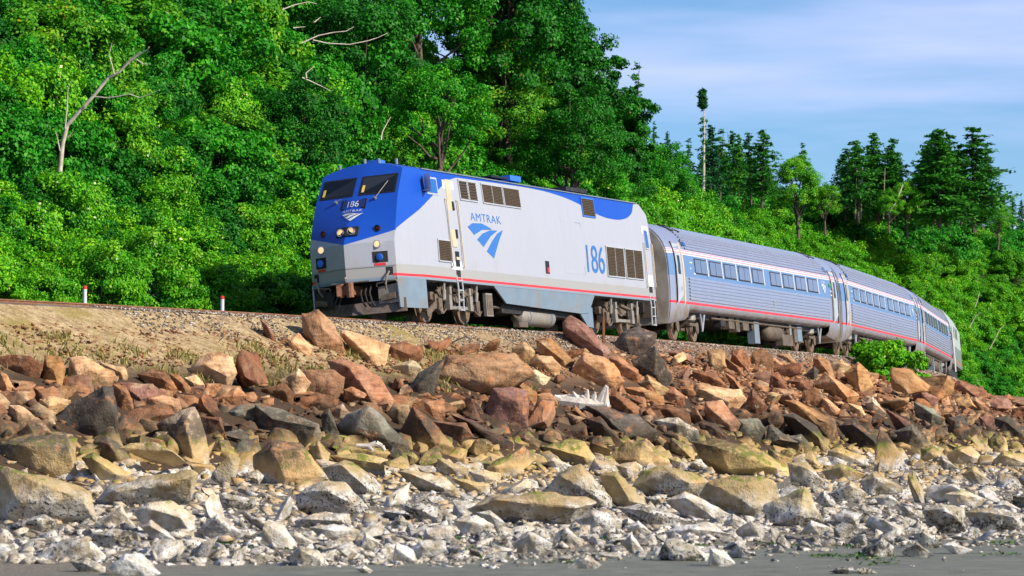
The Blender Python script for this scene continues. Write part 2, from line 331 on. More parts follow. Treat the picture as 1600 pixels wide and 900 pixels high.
def st_points(n, s0, s1, t0, t1, up=0.):
    s = rng.uniform(s0, s1, n); tt = rng.uniform(t0, t1, n); P = []
    for a, b in zip(s, tt):
        q = st_xyz(a, b); q.z = float(prof_z(a, b)) + up; P.append(q)
    return np.array(P)
P = np.concatenate([st_points(15000, -16, 60, 1.5, 3.5, .02), st_points(5000, 60, 120, 1.5, 3.5, .02), st_points(2500, -20, 10, .8, 1.6, .0)])
pebbles('gravel', P, rng.uniform(.025, .065, len(P)), M['gravel'], 'crushed grey stone covering the shoulder of the track', .8)
P = np.concatenate([st_points(5500, -22, 55, 3.2, 5.2, .03), st_points(5500, 14, 115, 2.9, 6.5, .04)])
pebbles('chippings', P, np.where((rng.random(len(P)) < .25) & (P[:, 0] > 2), rng.uniform(.1, .24, len(P)), rng.uniform(.04, .1, len(P))), M['rubble'], 'loose brown stone chips below the ballast', .7)
P = st_points(5000, -30, 140, 5.5, 11, .03); pebbles('rubble', P, rng.uniform(.06, .2, len(P)), M['rubble'], 'small broken rubble packed between the boulders', .7)
# beach cobbles
nb = 22000; yy = 40.5 + rng.random(nb) ** 1.15 * 104; xx = rng.uniform(-.15, .15, nb) * yy; P = []; sz = []
for x, y in zip(xx, yy):
    tt = samp(RT, x, y)
    if tt < 10 or (tt < 19 and random.random() < .1): continue
    yb = 41.2 + 1.25 * x + .8 * math.sin(x * 1.7) + random.gauss(0, .9)
    if y < yb and random.random() > .04: continue
    k = min(1, max(.3, (y - yb) / 10 + .35)); P.append((x, y, gz(x, y) + .01)); sz.append((.025 + .24 * random.random() ** 2.6) * k * random.choice((.6, 1, 1)))
pebbles('cobbles', np.array(P), np.array(sz), M['rubble'], 'small barnacle covered cobbles strewn over the beach', .6)
# ------------------------------------------------------------------ boulders
TINT = {'r': (.31, .15, .08), 'p': (.48, .27, .155), 't': (.56, .38, .21), 'o': (.45, .25, .115), 'd': (.11, .095, .08), 'b': (.22, .11, .06), 'g': (.26, .25, .2), 'y': (.52, .37, .15),
        'w': (.7, .68, .63), 'k': (.2, .18, .15), 'v': (.24, .13, .1), 'l': (.6, .47, .31)}
CNAME = {'r': 'rust brown', 'p': 'salmon pink', 't': 'tan', 'o': 'orange brown', 'd': 'charcoal', 'b': 'dark brown', 'g': 'grey', 'y': 'yellowish', 'w': 'white barnacled', 'k': 'speckled', 'v': 'purplish brown', 'l': 'pale tan'}
def finish_rock(bm, size, seed, rough=1., lims=(.34, .2, .12)):
    bmesh.ops.recalc_face_normals(bm, faces=bm.faces)
    ed = [e for e in bm.edges if len(e.link_faces) == 2 and e.calc_face_angle(0) > .25]
    try: bmesh.ops.bevel(bm, geom=ed, offset=size * .014, segments=1, affect='EDGES', clamp_overlap=True)
    except Exception: pass
    bmesh.ops.triangulate(bm, faces=bm.faces)
    for lim in lims:
        ed = [e for e in bm.edges if e.calc_length() > size * lim]
        if ed: bmesh.ops.subdivide_edges(bm, edges=ed, cuts=1); bmesh.ops.triangulate(bm, faces=bm.faces)
    bm.normal_update(); o = Vector((seed * 3.7, seed * 1.3, seed * 2.1)); inv = 1 / size
    for v in bm.verts:
        q = v.co * inv
        d = noise.fractal(q * 2.2 + o, 1, 2.1, 4) * .035 + noise.noise(q * 8 + o) * .016 - abs(noise.noise(q * 3.3 - o)) * .04 - max(0, noise.noise(q * 4.5 + o * 2) - .25) * .09
        v.co += v.normal * (d * size * rough)
    me = bpy.data.meshes.new('rock'); bm.to_mesh(me); bm.free()
    me.polygons.foreach_set('use_smooth', [True] * len(me.polygons)); me.set_sharp_from_angle(angle=R(34))
    return me
def low_rock(seed):
    rd = random.Random(seed); bm = bmesh.new(); ax = (1, rd.uniform(.6, .95), rd.uniform(.5, .8))
    for i in range(13):
        v = Vector((rd.gauss(0, 1), rd.gauss(0, 1), rd.gauss(0, 1))).normalized(); v = Vector([math.copysign(abs(c) ** .7, c) for c in v]).normalized() * rd.uniform(.85, 1.1); bm.verts.new((v.x * ax[0] * .5, v.y * ax[1] * .5, v.z * ax[2] * .5))
    bmesh.ops.convex_hull(bm, input=bm.verts); bmesh.ops.delete(bm, geom=[v for v in bm.verts if not v.link_faces], context='VERTS'); bmesh.ops.triangulate(bm, faces=bm.faces)
    me = bpy.data.meshes.new('rock'); bm.to_mesh(me); bm.free(); return me
def generic_rock(seed, lims=(.34, .2, .12)):
    rd = random.Random(seed); bm = bmesh.new(); ax = (1, rd.uniform(.6, .95), rd.uniform(.5, .85))
    for i in range(rd.randint(9, 14)):
        v = Vector((rd.gauss(0, 1), rd.gauss(0, 1), rd.gauss(0, 1))).normalized()
        v = Vector([math.copysign(abs(c) ** .7, c) for c in v]); v = v.normalized() * rd.uniform(.85, 1.1)
        bm.verts.new((v.x * ax[0] * .5, v.y * ax[1] * .5, v.z * ax[2] * .5))
    r = bmesh.ops.convex_hull(bm, input=bm.verts); bmesh.ops.delete(bm, geom=[v for v in bm.verts if not v.link_faces], context='VERTS')
    bmesh.ops.dissolve_limit(bm, angle_limit=R(9), verts=bm.verts, edges=bm.edges)
    return finish_rock(bm, 1., seed, 1., lims)
ROCKS = [generic_rock(100 + i) for i in range(30)]
for me in ROCKS: me.materials.append(M['rock'])
# traced boulders: zoom region origin, tint, phrase, outline, ridge (points that stand nearest)
ORG = {1: (0, 460), 2: (0, 670), 3: (400, 470), 4: (400, 670), 5: (800, 470), 6: (800, 670), 7: (1200, 500), 8: (1200, 670)}
HERO = '''
1b blocky dark|0,385 60,370 180,375 260,430 245,490 165,510 60,480 0,440|130,445 190,395
1o|275,380 370,385 400,450 365,610 250,545 265,450|330,465 290,440
1t fractured|430,390 520,385 560,410 690,470 715,530 600,560 490,600 425,520|540,460 470,500
1t|610,415 760,445 785,500 770,530 700,500|740,480
1b hooked|845,490 920,460 1010,470 1085,580 1060,612 985,590 900,550|1000,520
1o narrow|1035,485 1100,490 1165,570 1165,610 1085,590|1110,540
1t big rounded|1150,460 1260,370 1340,350 1420,390 1445,480 1390,575 1260,545 1190,520|1255,430 1390,500
1o|0,475 45,490 80,570 60,640 0,640|40,560
1r|75,570 180,590 190,640 120,670 90,640|130,620
1d huge slanted charcoal|285,795 440,670 620,565 680,570 720,750 715,895 440,895 300,850|650,630 570,800 700,720
1t pointed|60,680 140,690 240,760 320,850 180,870 100,850 70,790|110,780 90,700
1b|690,550 770,560 810,640 815,700 730,740 700,640|770,600
1v flat purplish|740,540 930,550 1010,600 960,640 850,690 800,600|860,640
1p|880,630 960,610 1090,640 1110,700 1010,720 900,690|930,640
1b rounded dark|735,755 860,685 1000,690 1075,730 960,810 830,830 745,830|850,790 960,740
1l tall cracked|960,800 1100,720 1195,690 1235,800 1275,960 1290,1110 1200,1100 1110,930 1040,860|1130,780 1180,1000
1b|1225,750 1345,755 1390,890 1260,895|1340,770
1t small|1130,510 1200,490 1255,560 1200,590|1180,540
1o low|1300,640 1450,570 1510,620 1440,680 1330,690|1420,620
1g dull|1380,720 1480,670 1600,670 1600,780 1430,800|1440,720
1t|245,640 310,620 430,650 400,710 270,790 240,740|300,680
2l large mossy topped|0,95 160,60 390,25 430,90 480,320 200,300 0,260|150,100 420,110 300,250
2g huge smooth|0,235 60,240 280,300 420,320 540,390 575,560 300,570 0,590|250,330 500,420 120,450
2y|505,180 580,145 800,270 770,300 640,340 560,250|570,180 720,280
2g olive|575,80 650,45 720,80 830,210 800,260 700,200 590,130|660,90
2k long tilted|600,440 690,340 900,290 1160,255 1195,280 1150,450 960,465 700,485|700,380 930,370 1180,290
2d|1310,430 1350,395 1560,430 1560,470 1400,500|1400,430
2w triangular|585,580 740,470 825,595 760,620 640,620|740,490
2w|830,500 920,455 1040,440 1190,530 1180,650 1000,610 860,570|905,480 1100,540
2w ridged|1210,620 1330,525 1400,550 1490,650 1480,690 1300,670|1325,545
2k|570,640 700,610 830,630 850,690 780,730 620,720|690,650
2w|420,740 560,690 650,770 640,810 480,800|520,720
2w pointed|650,880 770,760 870,760 980,880 900,905 720,900|760,790
2l small smooth|440,810 540,795 650,840 640,880 520,885|520,820
2k|40,580 270,520 350,560 330,640 180,660 60,620|230,550
2w|870,600 930,560 1020,620 1090,690 960,680|920,590
2g mossy|1370,160 1480,70 1570,60 1600,150 1560,240 1430,250|1430,130
3p leaning|280,80 380,60 430,100 480,150 540,300 480,350 370,310 290,190|410,170 350,230
3t square|190,230 260,200 350,290 320,340 230,330|215,250
3v thin upright|20,110 60,130 130,250 120,270 60,210|70,160
3t long sloping|520,200 560,180 700,240 815,270 790,390 700,400 600,300|545,205 690,340
3b|800,270 900,250 1020,290 1010,350 920,390 810,405|840,290 950,330
3p angular|440,370 530,360 640,400 760,470 835,600 790,685 700,640 600,520 480,480|640,430 690,580 560,400
3l|830,400 960,360 1010,410 960,465 900,460|930,390
3l wedge|145,490 260,415 335,500 270,580 230,600|250,440
3b rounded|300,430 470,425 540,470 530,540 470,600 350,580 280,590|430,520
3b|30,540 170,505 230,560 220,640 80,580|180,550
3r|225,640 370,560 480,590 460,650 320,700|400,620
3p largest broad|1070,590 1100,430 1170,340 1340,325 1565,320 1640,400 1685,450 1600,510 1460,540 1380,560 1230,590 1100,600|1110,450 1200,360 1450,510 1600,430
3d|905,580 990,440 1160,345 1110,430 1080,560 990,620|1090,440 1000,500
3v upright|1400,700 1450,540 1565,530 1660,560 1660,760 1560,800 1430,780|1480,570 1600,620
3g triangular|500,770 560,700 690,640 780,720 940,890 900,930 700,910 560,880|690,665 590,800 800,850
3b split|880,810 960,650 1090,740 1200,890 1100,910 940,890|970,670 1090,860
3r|1090,740 1280,750 1330,830 1250,890 1180,860|1270,770
3p|1030,620 1150,605 1155,700 1100,740 1040,690|1060,640
3o small|1215,655 1310,650 1310,690 1240,700|1260,670
3v long splinter|1200,700 1300,720 1565,860 1565,905 1330,800|1300,740
3g broad|0,640 130,660 380,750 400,830 310,900 100,870 20,750|370,770 100,720
3l small bright|460,660 530,630 570,690 500,760|520,660
3t|800,690 850,630 930,640 950,720 880,790 810,730|870,660
3g|400,700 450,660 510,810 480,845 410,800|440,690
3o|840,600 920,580 1005,630 960,650|920,610
4p big sloping|0,170 100,70 270,90 330,160 430,290 340,330 180,380 60,370 0,230|270,140 180,300 90,120
4l|325,110 380,70 455,150 430,230 370,200|380,100
4d flat|450,140 520,90 690,130 600,160|540,125
4y layered|460,165 600,145 790,180 800,290 740,310 640,240|620,190 770,210
4g rounded olive|415,240 540,190 640,230 760,340 760,420 660,440 560,330 450,300|520,220 680,360
4k mussel covered|250,400 420,320 540,330 670,470 650,540 450,530 280,500|420,370 560,440
4y tilted|875,260 940,250 1150,290 1240,380 1150,410 980,330|960,280 1150,360
4t|1200,300 1290,310 1430,340 1420,410 1320,400|1310,340
4l|1300,260 1400,250 1495,270 1490,330 1380,340|1400,290
4g slab shaped|1220,195 1480,195 1495,255 1350,245|1470,215
4g|1110,180 1300,240 1280,290 1120,250|1200,240
4l|900,150 960,140 1010,200 920,240|950,170
4k square|890,460 1000,450 1145,480 1140,570 1020,545 900,490|1020,500
4k low|780,500 890,495 1020,510 960,560 830,545|900,520
4l low|240,560 370,515 560,520 570,580 420,600 260,610|300,550 480,560
4w|330,600 480,580 640,620 600,690 430,690|460,620
4g small pointed|800,600 880,525 950,580 900,625|870,550
4w|100,680 240,620 340,690 230,725 130,715|235,645
4y low|210,790 270,715 380,740 455,840 290,850|280,740
4w flat faced|835,820 860,690 960,740 1000,830|860,730
4w|960,740 1000,680 1150,690 1160,740 1010,805|1020,720
4w narrow|640,730 670,630 760,700 700,745|675,660
4w blocky|1025,680 1040,610 1180,590 1215,640 1180,715|1050,640
4w broad|1210,560 1350,530 1450,590 1430,650 1280,665|1330,570
4k|1310,640 1400,615 1480,640 1500,690 1370,695|1420,650
4t small|600,850 660,830 715,865 690,885|660,850
4w curved|1350,510 1430,500 1550,590 1480,615 1440,570|1440,530
5v long tilted slab|310,140 360,95 430,130 600,310 570,355 500,330 310,200|330,165 560,315 400,140
5d leaning lichen|585,320 680,190 760,160 880,200 870,260 730,370 640,340|690,230 820,230 720,330
5d|735,370 870,280 900,330 980,460 950,510 870,480 780,450|885,310 870,450
5t|0,290 70,250 140,310 135,360 60,380 0,370|80,290
5o streaked|150,240 240,230 380,370 350,400 290,390 160,320|180,260 320,370
5t|90,390 150,330 240,345 300,400 280,460 180,430|170,360
5l small|70,440 140,420 230,470 200,510 110,500|150,450
5o large tan and|370,430 440,320 560,350 620,380 680,490 640,520 520,540 400,500|560,380 440,370 600,480
5r|590,350 650,335 770,420 775,510 690,500 620,420|650,370 760,440
5o|0,480 40,480 150,560 145,650 30,640|60,530
5b|590,580 640,560 780,650 760,710 620,670|640,590 740,680
5o flat|680,530 800,530 920,580 930,630 780,620|800,560
5t|780,510 830,460 960,540 930,580 850,560|840,490
5r small|940,560 990,530 1060,590 1040,650 960,620|1000,570
5b flat|830,650 950,630 1080,690 1090,750 950,700 840,700|950,660
5d mossy green|450,640 560,650 760,700 880,800 720,860 640,790 500,700|520,670 740,740 700,830
5b|450,720 540,710 680,870 600,860 480,790|550,750
5w chalky|880,730 1010,715 1130,790 1140,830 1020,855 920,800|1000,750
5t two toned|1090,590 1130,510 1270,530 1390,540 1430,600 1330,680 1180,640|1150,540 1320,620 1390,570
5p|1180,620 1290,620 1390,750 1360,820 1230,770 1180,700|1200,650 1330,760
5b triangular|1395,680 1470,540 1560,650 1500,710|1470,580
5b|1140,740 1240,745 1300,830 1150,820|1220,770
5g|1370,720 1500,720 1550,790 1480,870 1370,850|1410,750
5r|1100,430 1240,440 1310,520 1230,540 1120,500|1230,470
5r dark sided|1290,340 1400,410 1420,460 1320,410|1370,400
5v|1420,460 1565,430 1600,470 1565,510 1440,500|1500,465
5p|20,840 80,810 180,860 160,895 60,895|80,840
5b|300,800 450,770 460,830 330,845|440,790
5r thin|1300,440 1360,470 1430,590 1380,560|1360,490
6y moss edged|180,110 350,60 440,80 520,200 480,225 380,220 200,190|230,115 440,170
6t two sided|580,180 700,80 820,60 960,210 900,250 780,240 640,200|800,85 770,200
6o|850,70 900,45 970,90 970,150 900,130|890,70
6w smooth|190,210 250,170 370,230 310,255|250,195
6y massive|1110,80 1250,60 1480,110 1600,180 1700,260 1690,310 1500,300 1310,300 1150,170|1260,110 1450,180 1320,250 1620,240
6l|950,180 1010,170 1090,240 1000,245|1000,200
6t|630,220 760,200 770,260 720,320 660,255|700,240
6k humped|180,390 290,270 420,215 600,420 600,490 420,410 240,395|300,290 420,240 520,420
6k|540,290 640,260 840,470 700,490 600,440|630,290 720,440
6k dark sided|740,350 800,260 930,225 1110,270 1190,330 1130,410 950,430 830,390|960,260 1080,330
6k big rounded|1145,410 1200,330 1340,290 1500,290 1600,330 1620,430 1480,550 1330,530|1250,350 1450,340 1480,490
6k long flat topped|-255,490 -120,400 160,390 430,410 500,450 380,570 150,590 -160,570|-100,430 250,420 380,480
6w|390,560 480,490 620,520 670,570 640,640 500,635|500,530
6d mussel covered|650,480 780,460 960,510 1120,570 1000,615 860,605 720,540|800,500
6w|940,440 1060,380 1180,440 1330,520 1260,560 1100,545|1060,420
6g sharp edged|895,780 940,680 1030,670 1200,760 1180,805 1000,815|940,705 1000,800 1150,760
6w|1200,830 1210,730 1290,740 1360,820 1270,845|1225,750
6w|1290,570 1350,520 1450,585 1400,620 1320,615|1345,545
6w long|940,630 1060,590 1200,570 1330,640 1180,675 1000,670|1100,610
6w|690,600 770,560 850,630 760,655|770,585
6k|240,690 330,600 440,690 420,725 300,715|330,625
6w|0,700 100,620 250,700 180,755 40,765|110,650
6w|340,850 460,770 545,830 480,860|440,795
6w narrow|670,700 730,640 800,740 740,765|725,665
7o upright|280,240 310,220 370,250 405,350 350,380 290,340|310,245 380,340
7t|380,270 450,240 510,290 400,355|450,265
7o tallest upright|470,330 550,265 610,310 640,400 610,480 560,460 500,380|545,300 560,430
7o dark sided|290,400 350,320 420,370 560,460 500,500 440,490 400,440|410,380 480,470
7b|120,370 200,355 270,400 250,440 150,430|200,380
7d|210,350 280,285 310,310 280,400|285,310
7p flat|60,210 130,205 180,270 80,250|120,230
7p|0,240 40,230 100,280 30,290|50,255
7r|0,330 60,320 130,440 70,445 0,400|60,360
7p pale|310,470 350,465 460,570 440,590 330,560|350,490
7t|490,510 570,530 600,590 530,600|560,550
7o long slab shaped|110,500 180,500 400,610 420,700 380,770 340,700 240,620|170,515 390,640 370,730
7d long|70,590 160,570 300,650 380,800 320,790 200,690|160,600 310,720
7d broad black|430,650 520,610 680,720 690,790 560,790 480,720|520,640 650,740
7l|590,510 640,470 720,570 640,580|640,500
7v|890,470 930,420 1040,480 1030,540 980,530|935,445
7p|1040,460 1100,460 1120,530 1060,550|1060,480
7b yellow ended|1110,420 1170,370 1330,430 1330,480 1260,485|1180,395 1260,460
7l square|1220,310 1290,280 1320,340 1260,370|1235,320
7p thin|1230,500 1270,470 1370,560 1340,580|1270,495
7g|890,500 1000,540 1075,600 1000,660 910,600|1000,570
7d upright|1100,600 1190,590 1230,670 1200,760 1110,745|1140,620
7v upright|1290,590 1380,590 1385,690 1310,685|1310,610
7d|1380,600 1470,585 1565,660 1600,740 1400,700|1450,620
7g dark|750,690 880,640 980,750 1000,830 850,815|880,670
7t rounded|890,690 950,660 1020,690 1020,750 940,745|940,690
7y|370,800 430,780 590,830 620,895 340,895|430,810
7l domed|1090,830 1160,775 1240,770 1315,850 1290,895 1150,890|1165,795 1250,840
7y flat|0,780 150,850 100,895 0,890|60,830
7t broad|1360,870 1440,800 1565,820 1600,890 1400,895|1440,825
7g|1340,740 1390,690 1440,760 1400,795|1390,715
7g mossy slab|50,720 200,700 270,770 180,815|190,730
7y olive|1000,760 1080,760 1120,810 1040,835|1060,780
7t|1330,430 1400,400 1480,440 1400,480|1400,425
7r|1400,490 1470,450 1510,490 1440,520|1460,475
7b|1500,390 1590,360 1620,430 1540,450|1570,390
8d tilted|1030,190 1060,165 1190,260 1100,255|1070,190
8k|330,260 440,210 590,280 480,315 380,305|440,235
8k brown stained|120,210 240,210 370,350 290,380 150,345|240,240
8k|560,320 640,270 820,350 810,405 620,415|650,300
8k dark sided|380,400 500,320 600,400 560,440 440,455|500,345
8g peaked|1190,280 1250,230 1360,320 1290,355|1250,255
8k large|940,500 1060,460 1190,490 1200,620 1080,645 980,585|1060,490 1150,540
8k block shaped|1200,510 1380,480 1540,520 1530,600 1300,630|1360,510 1500,540
8w broad|1080,400 1180,370 1330,430 1260,485 1120,470|1170,400
8g pyramid|-20,470 150,395 220,355 260,420 330,560 180,605 0,580|215,375 195,530
8g cone shaped|570,740 690,655 760,720 750,790 640,785|690,675 640,770
8k dark|815,740 900,690 1005,770 900,790 830,775|905,705
8w|1060,710 1120,690 1240,740 1160,775|1120,710
8w|1370,470 1450,440 1560,500 1400,510|1440,460
8k|880,640 950,610 1050,700 960,735|950,635
8g flat weed topped|380,870 440,840 620,850 655,880 520,895|450,855
8w|650,420 740,400 800,450 700,485|740,420
8k|280,440 340,380 410,450 400,495|340,405
8w|190,640 260,560 380,600 330,655|265,590
'''
pxmask = np.zeros((450, 800), np.uint8)          # photo area already taken by a traced boulder (2 px cells)
def fill_mask(poly):
    xs = [p[0] / 2 for p in poly]; ys = [p[1] / 2 for p in poly]
    for r in range(max(0, int(min(ys))), min(449, int(max(ys))) + 1):
        c = []
        for (x1, y1), (x2, y2) in zip(zip(xs, ys), zip(xs[1:] + xs[:1], ys[1:] + ys[:1])):
            if (y1 <= r) != (y2 <= r): c.append(x1 + (r - y1) / (y2 - y1) * (x2 - x1))
        c.sort()
        for a, b in zip(c[::2], c[1::2]): pxmask[r, max(0, int(a)):max(0, min(799, int(b))) + 1] = 1
boulders = []      # dicts: obj, px, py, size px, code, word
def new_rock(me, loc, code, name, px, py, w, word=''):
    o = bpy.data.objects.new(name, me); COL.objects.link(o); o.location = loc
    k = random.uniform(.65, 1.25); o.color = (*[min(1, c * k * random.uniform(.95, 1.05)) for c in TINT[code]], 1)
    boulders.append(dict(o=o, px=px, py=py, w=w, code=code, word=word, hero=False)); return boulders[-1]
for li, line in enumerate(HERO.strip().split('\n')):
    head, ol, rd_ = line.split('|'); ox, oy = ORG[int(head[0])]; code = head[1]; word = head[2:].strip(); K = 400 / 1565
    cv = lambda s: [(ox + float(a.split(',')[0]) * K, oy + float(a.split(',')[1]) * K) for a in s.split()]
    O = cv(ol); Rg = cv(rd_); cx = sum(p[0] for p in O) / len(O); cy = sum(p[1] for p in O) / len(O)
    w = max(p[0] for p in O) - min(p[0] for p in O); h = max(p[1] for p in O) - min(p[1] for p in O); yb = max(p[1] for p in O)
    beach = cy > 752 - .012 * max(0, cx - 700)
    if beach:
        q = hit(cx, yb - 1) or hit(cx, cy); d = q.y + .25 * w / FPX * q.y
    else:
        q = hit(cx, cy + .30 * h, .05) or ray(cx, cy, 150); d = q.y + .12 * h / FPX * q.y
    m = d / FPX; O = [(cx + (x - cx) * 1.07, cy + (y - cy) * 1.07) for x, y in O]; sz = .5 * (w + h) * m; fill_mask(O); ctr = ray(cx, cy, d); rd = random.Random(li)
    bm = bmesh.new(); add = lambda p: bm.verts.new(p - ctr)
    for x, y in O: add(ray(x, y, d + rd.uniform(-.05, .05) * sz))
    for x, y in Rg: add(ray(x, y, d - sz * rd.uniform(.27, .4)))
    low = sz * (.25 if not beach else .12)
    for x, y in O:
        x2, y2 = cx + (x - cx) * rd.uniform(.7, .88), cy + (y - cy) * rd.uniform(.68, .85); p = ray(x2, y2, d + sz * rd.uniform(.5, .9)); p = Vector((p.x, p.y, p.z - low * .3)); add(p)
    bx = sorted(O, key=lambda p: -p[1])[:2]
    for x, y in bx: p = ray(cx + (x - cx) * .8, y, d + .1 * sz); p.z -= low; add(p)
    bmesh.ops.convex_hull(bm, input=bm.verts); bmesh.ops.delete(bm, geom=[v for v in bm.verts if not v.link_faces], context='VERTS')
    me = finish_rock(bm, sz, li * .37, .8); me.materials.append(M['rock'])
    b = new_rock(me, ctr, code, 'beach_rock' if beach else 'boulder', cx, cy, w, word); b['hero'] = True; b['beach'] = beach
for q in ([(855, 596), (958, 596), (958, 640), (855, 640)], [(550, 685), (606, 685), (606, 708), (550, 708)]): fill_mask(q)
# the other boulders: fill the slope and the beach between the traced ones
def place_fill(n, beach):
    cand = []
    for k in range(n):
        f = k / n
        if beach:
            y = 41.3 + random.random() ** 1.3 * 143; x = random.uniform(-.142, .142) * y; tt = samp(RT, x, y)
            if tt < 9.9 or y < 42.4 + 1.25 * x + random.gauss(0, 1.2): continue
            size = (1.05 - .85 * f ** .6) * random.uniform(.75, 1.25) * min(1, max(.3, (y - 36 - .9 * x) / 24)) * (1.45 if tt < 22 else 1.1)
        else:
            s = -28 + 178 * random.random() ** 1.7; tt = random.uniform(3.7, 14.)
            if s < -2.5 and tt < 6.2 + random.uniform(-.3, .6): continue
            if s > 16 and tt < 5.0 and random.random() < .6: continue
            p = st_xyz(s, tt); x, y = p.x, p.y; size = (1.6 - 1.25 * f ** .55) * random.uniform(.8, 1.2) * (.6 if tt < 5.6 else 1)
        z = gz(x, y); px, py = proj((x, y, z + size * .28)); w = size * FPX / y
        if not (-40 < px < 1640 and py < 905): continue
        r, c = int(py / 2), int(px / 2)
        a = pxmask[max(0, int(r - w * .16)):int(r + w * .16) + 1, max(0, int(c - w * .22)):max(0, int(c + w * .22)) + 1]
        if a.size and a.mean() > (.33 if w > 40 else .5): continue
        cand.append((w, x, y, z, size, px, py)); fill_mask([(px - w * .4, py - w * .22), (px + w * .4, py - w * .22), (px + w * .4, py + w * .22), (px - w * .4, py + w * .22)])
    cand.sort(reverse=True); return cand
codes_hi = 'rrrrooptttbbbvv'; codes_lo = 'wwwwwwkkkly'
small = []
for beach, n, cap in ((False, 20000, 188), (True, 16000, 213)):
    for i, (w, x, y, z, size, px, py) in enumerate(place_fill(n, beach)):
        me = random.choice(ROCKS)
        if i >= cap: small.append((x, y, z, size)); continue
        b = new_rock(me, (x, y, z + size * (.15 if beach else .3)), random.choice(codes_lo if beach else (codes_hi if z > 1.5 else 'ttygbl')), 'beach_rock' if beach else 'boulder', px, py, w)
        b['beach'] = beach; o = b['o']; s = size * random.uniform(1.05, 1.3)
        o.scale = (s * random.uniform(.9, 1.25), s * random.uniform(.8, 1.1), s * random.uniform(.65, 1.05) * (.75 if beach else 1)); o.rotation_euler = (random.gauss(0, .45), random.gauss(0, .45), random.uniform(0, 6.28))
def merged_rocks(name, items, mat, label):
    V, F, A = [], [], []; nv = 0; src = []
    for me in [generic_rock(500 + i, (.4,)) for i in range(12)]:
        v = np.zeros(len(me.vertices) * 3, np.float32); me.vertices.foreach_get('co', v); f = np.zeros(len(me.polygons) * 3, np.int32); me.polygons.foreach_get('vertices', f); src.append((v.reshape(-1, 3), f.reshape(-1, 3)))
    for x, y, z, size in items:
        v, f = random.choice(src); m = np.array(Matrix.Rotation(random.uniform(0, 6.28), 3, 'Z') @ Matrix.Rotation(random.gauss(0, .6), 3, 'X')) * size
        V.append(v @ m.T + np.array((x, y, z + size * .2))); F.append(f + nv); nv += len(v); A.append(np.full(len(f), random.random(), np.float32))
    me = np_mesh(name, np.concatenate(V), np.concatenate(F), 3); at = me.attributes.new('lv', 'FLOAT', 'FACE'); at.data.foreach_set('value', np.concatenate(A))
    return tag(link_mesh(name, me, mat), label, 'rubble', kind='stuff')
packed = []
for _ in range(1500):
    s = -28 + 178 * random.random() ** 1.7; tt = random.uniform(6.3 if s < 3 else 5.2, 11.3); p = st_xyz(s, tt); z = gz(p.x, p.y)
    if -30 < proj((p.x, p.y, z))[0] < 1630: k = random.uniform(.4, 1.1); packed.append((p.x, p.y, z - .06 - .2 * k, k))
merged_rocks('packed_stones', packed, M['rubble'], 'broken stones packed into the slope behind and between the boulders')
if small: merged_rocks('small_rocks', small[:1500], M['rubble'], 'small broken rocks lying between the boulders')
# labels: look first, then what it lies below, then its neighbour
def where(px, py, beach):
    if px < 260: top = 'the grassy bank at far left'
    elif px < 480: top = 'the bare track left of the locomotive'
    elif px < 640: top = "the locomotive's nose"
    elif px < 800: top = "the locomotive's blue arrow emblem"
    elif px < 930: top = "the locomotive's air tank"
    elif px < 1050: top = "the locomotive's rear end"
    elif px < 1200: top = "the first car's front half"
    elif px < 1320: top = "the first car's rear half"
    elif px < 1440: top = 'the green bush by the track'
    elif px < 1510: top = 'the last car'
    else: top = 'the hillside at right edge'
    if beach: return ('on the sand' if py > 850 else 'on the stony beach') + ' below ' + top
    return ('just below ' if py < 590 else 'on the mid slope below ' if py < 665 else 'near the slope foot below ') + top
used = {}
boulders.sort(key=lambda b: (not b['hero'], -b['w']))
for b in boulders:
    nm = 'beach rock' if b['beach'] else 'boulder'
    szw = 'big' if b['w'] > 85 else '' if b['w'] > 38 else 'small'
    wd = ' '.join(dict.fromkeys([x for x in (b['word'].split() or ([szw] if szw else [])) + CNAME[b['code']].split()]))
    cands = [f"{wd} {nm} {where(b['px'], b['py'], b['beach'])}"]
    near = sorted((q for q in boulders if q is not b and q.get('ph') and q['hero']), key=lambda q: math.hypot(q['px'] - b['px'], q['py'] - b['py']))[:6]
    for q in near:
        dx, dy = b['px'] - q['px'], b['py'] - q['py']; rel = ('right of' if dx > 0 else 'left of') if abs(dx) > abs(dy) * 1.3 else ('below' if dy > 0 else 'above')
        cands.append(f"{wd} {nm} just {rel} the {q['ph']}")
    for c in cands:
        if c not in used and len(c.split()) <= 16: break
    else:
        for sfx in ('rough', 'chipped', 'worn', 'tilted', 'half buried', 'wedged'):
            c = sfx + ' ' + cands[0]
            if c not in used and len(c.split()) <= 16: break
    used[c] = 1; b['ph'] = f"{wd} {nm}"
    tag(b['o'], c, 'rock', 'barnacled rocks on the beach' if b['beach'] else 'riprap boulders on the embankment')
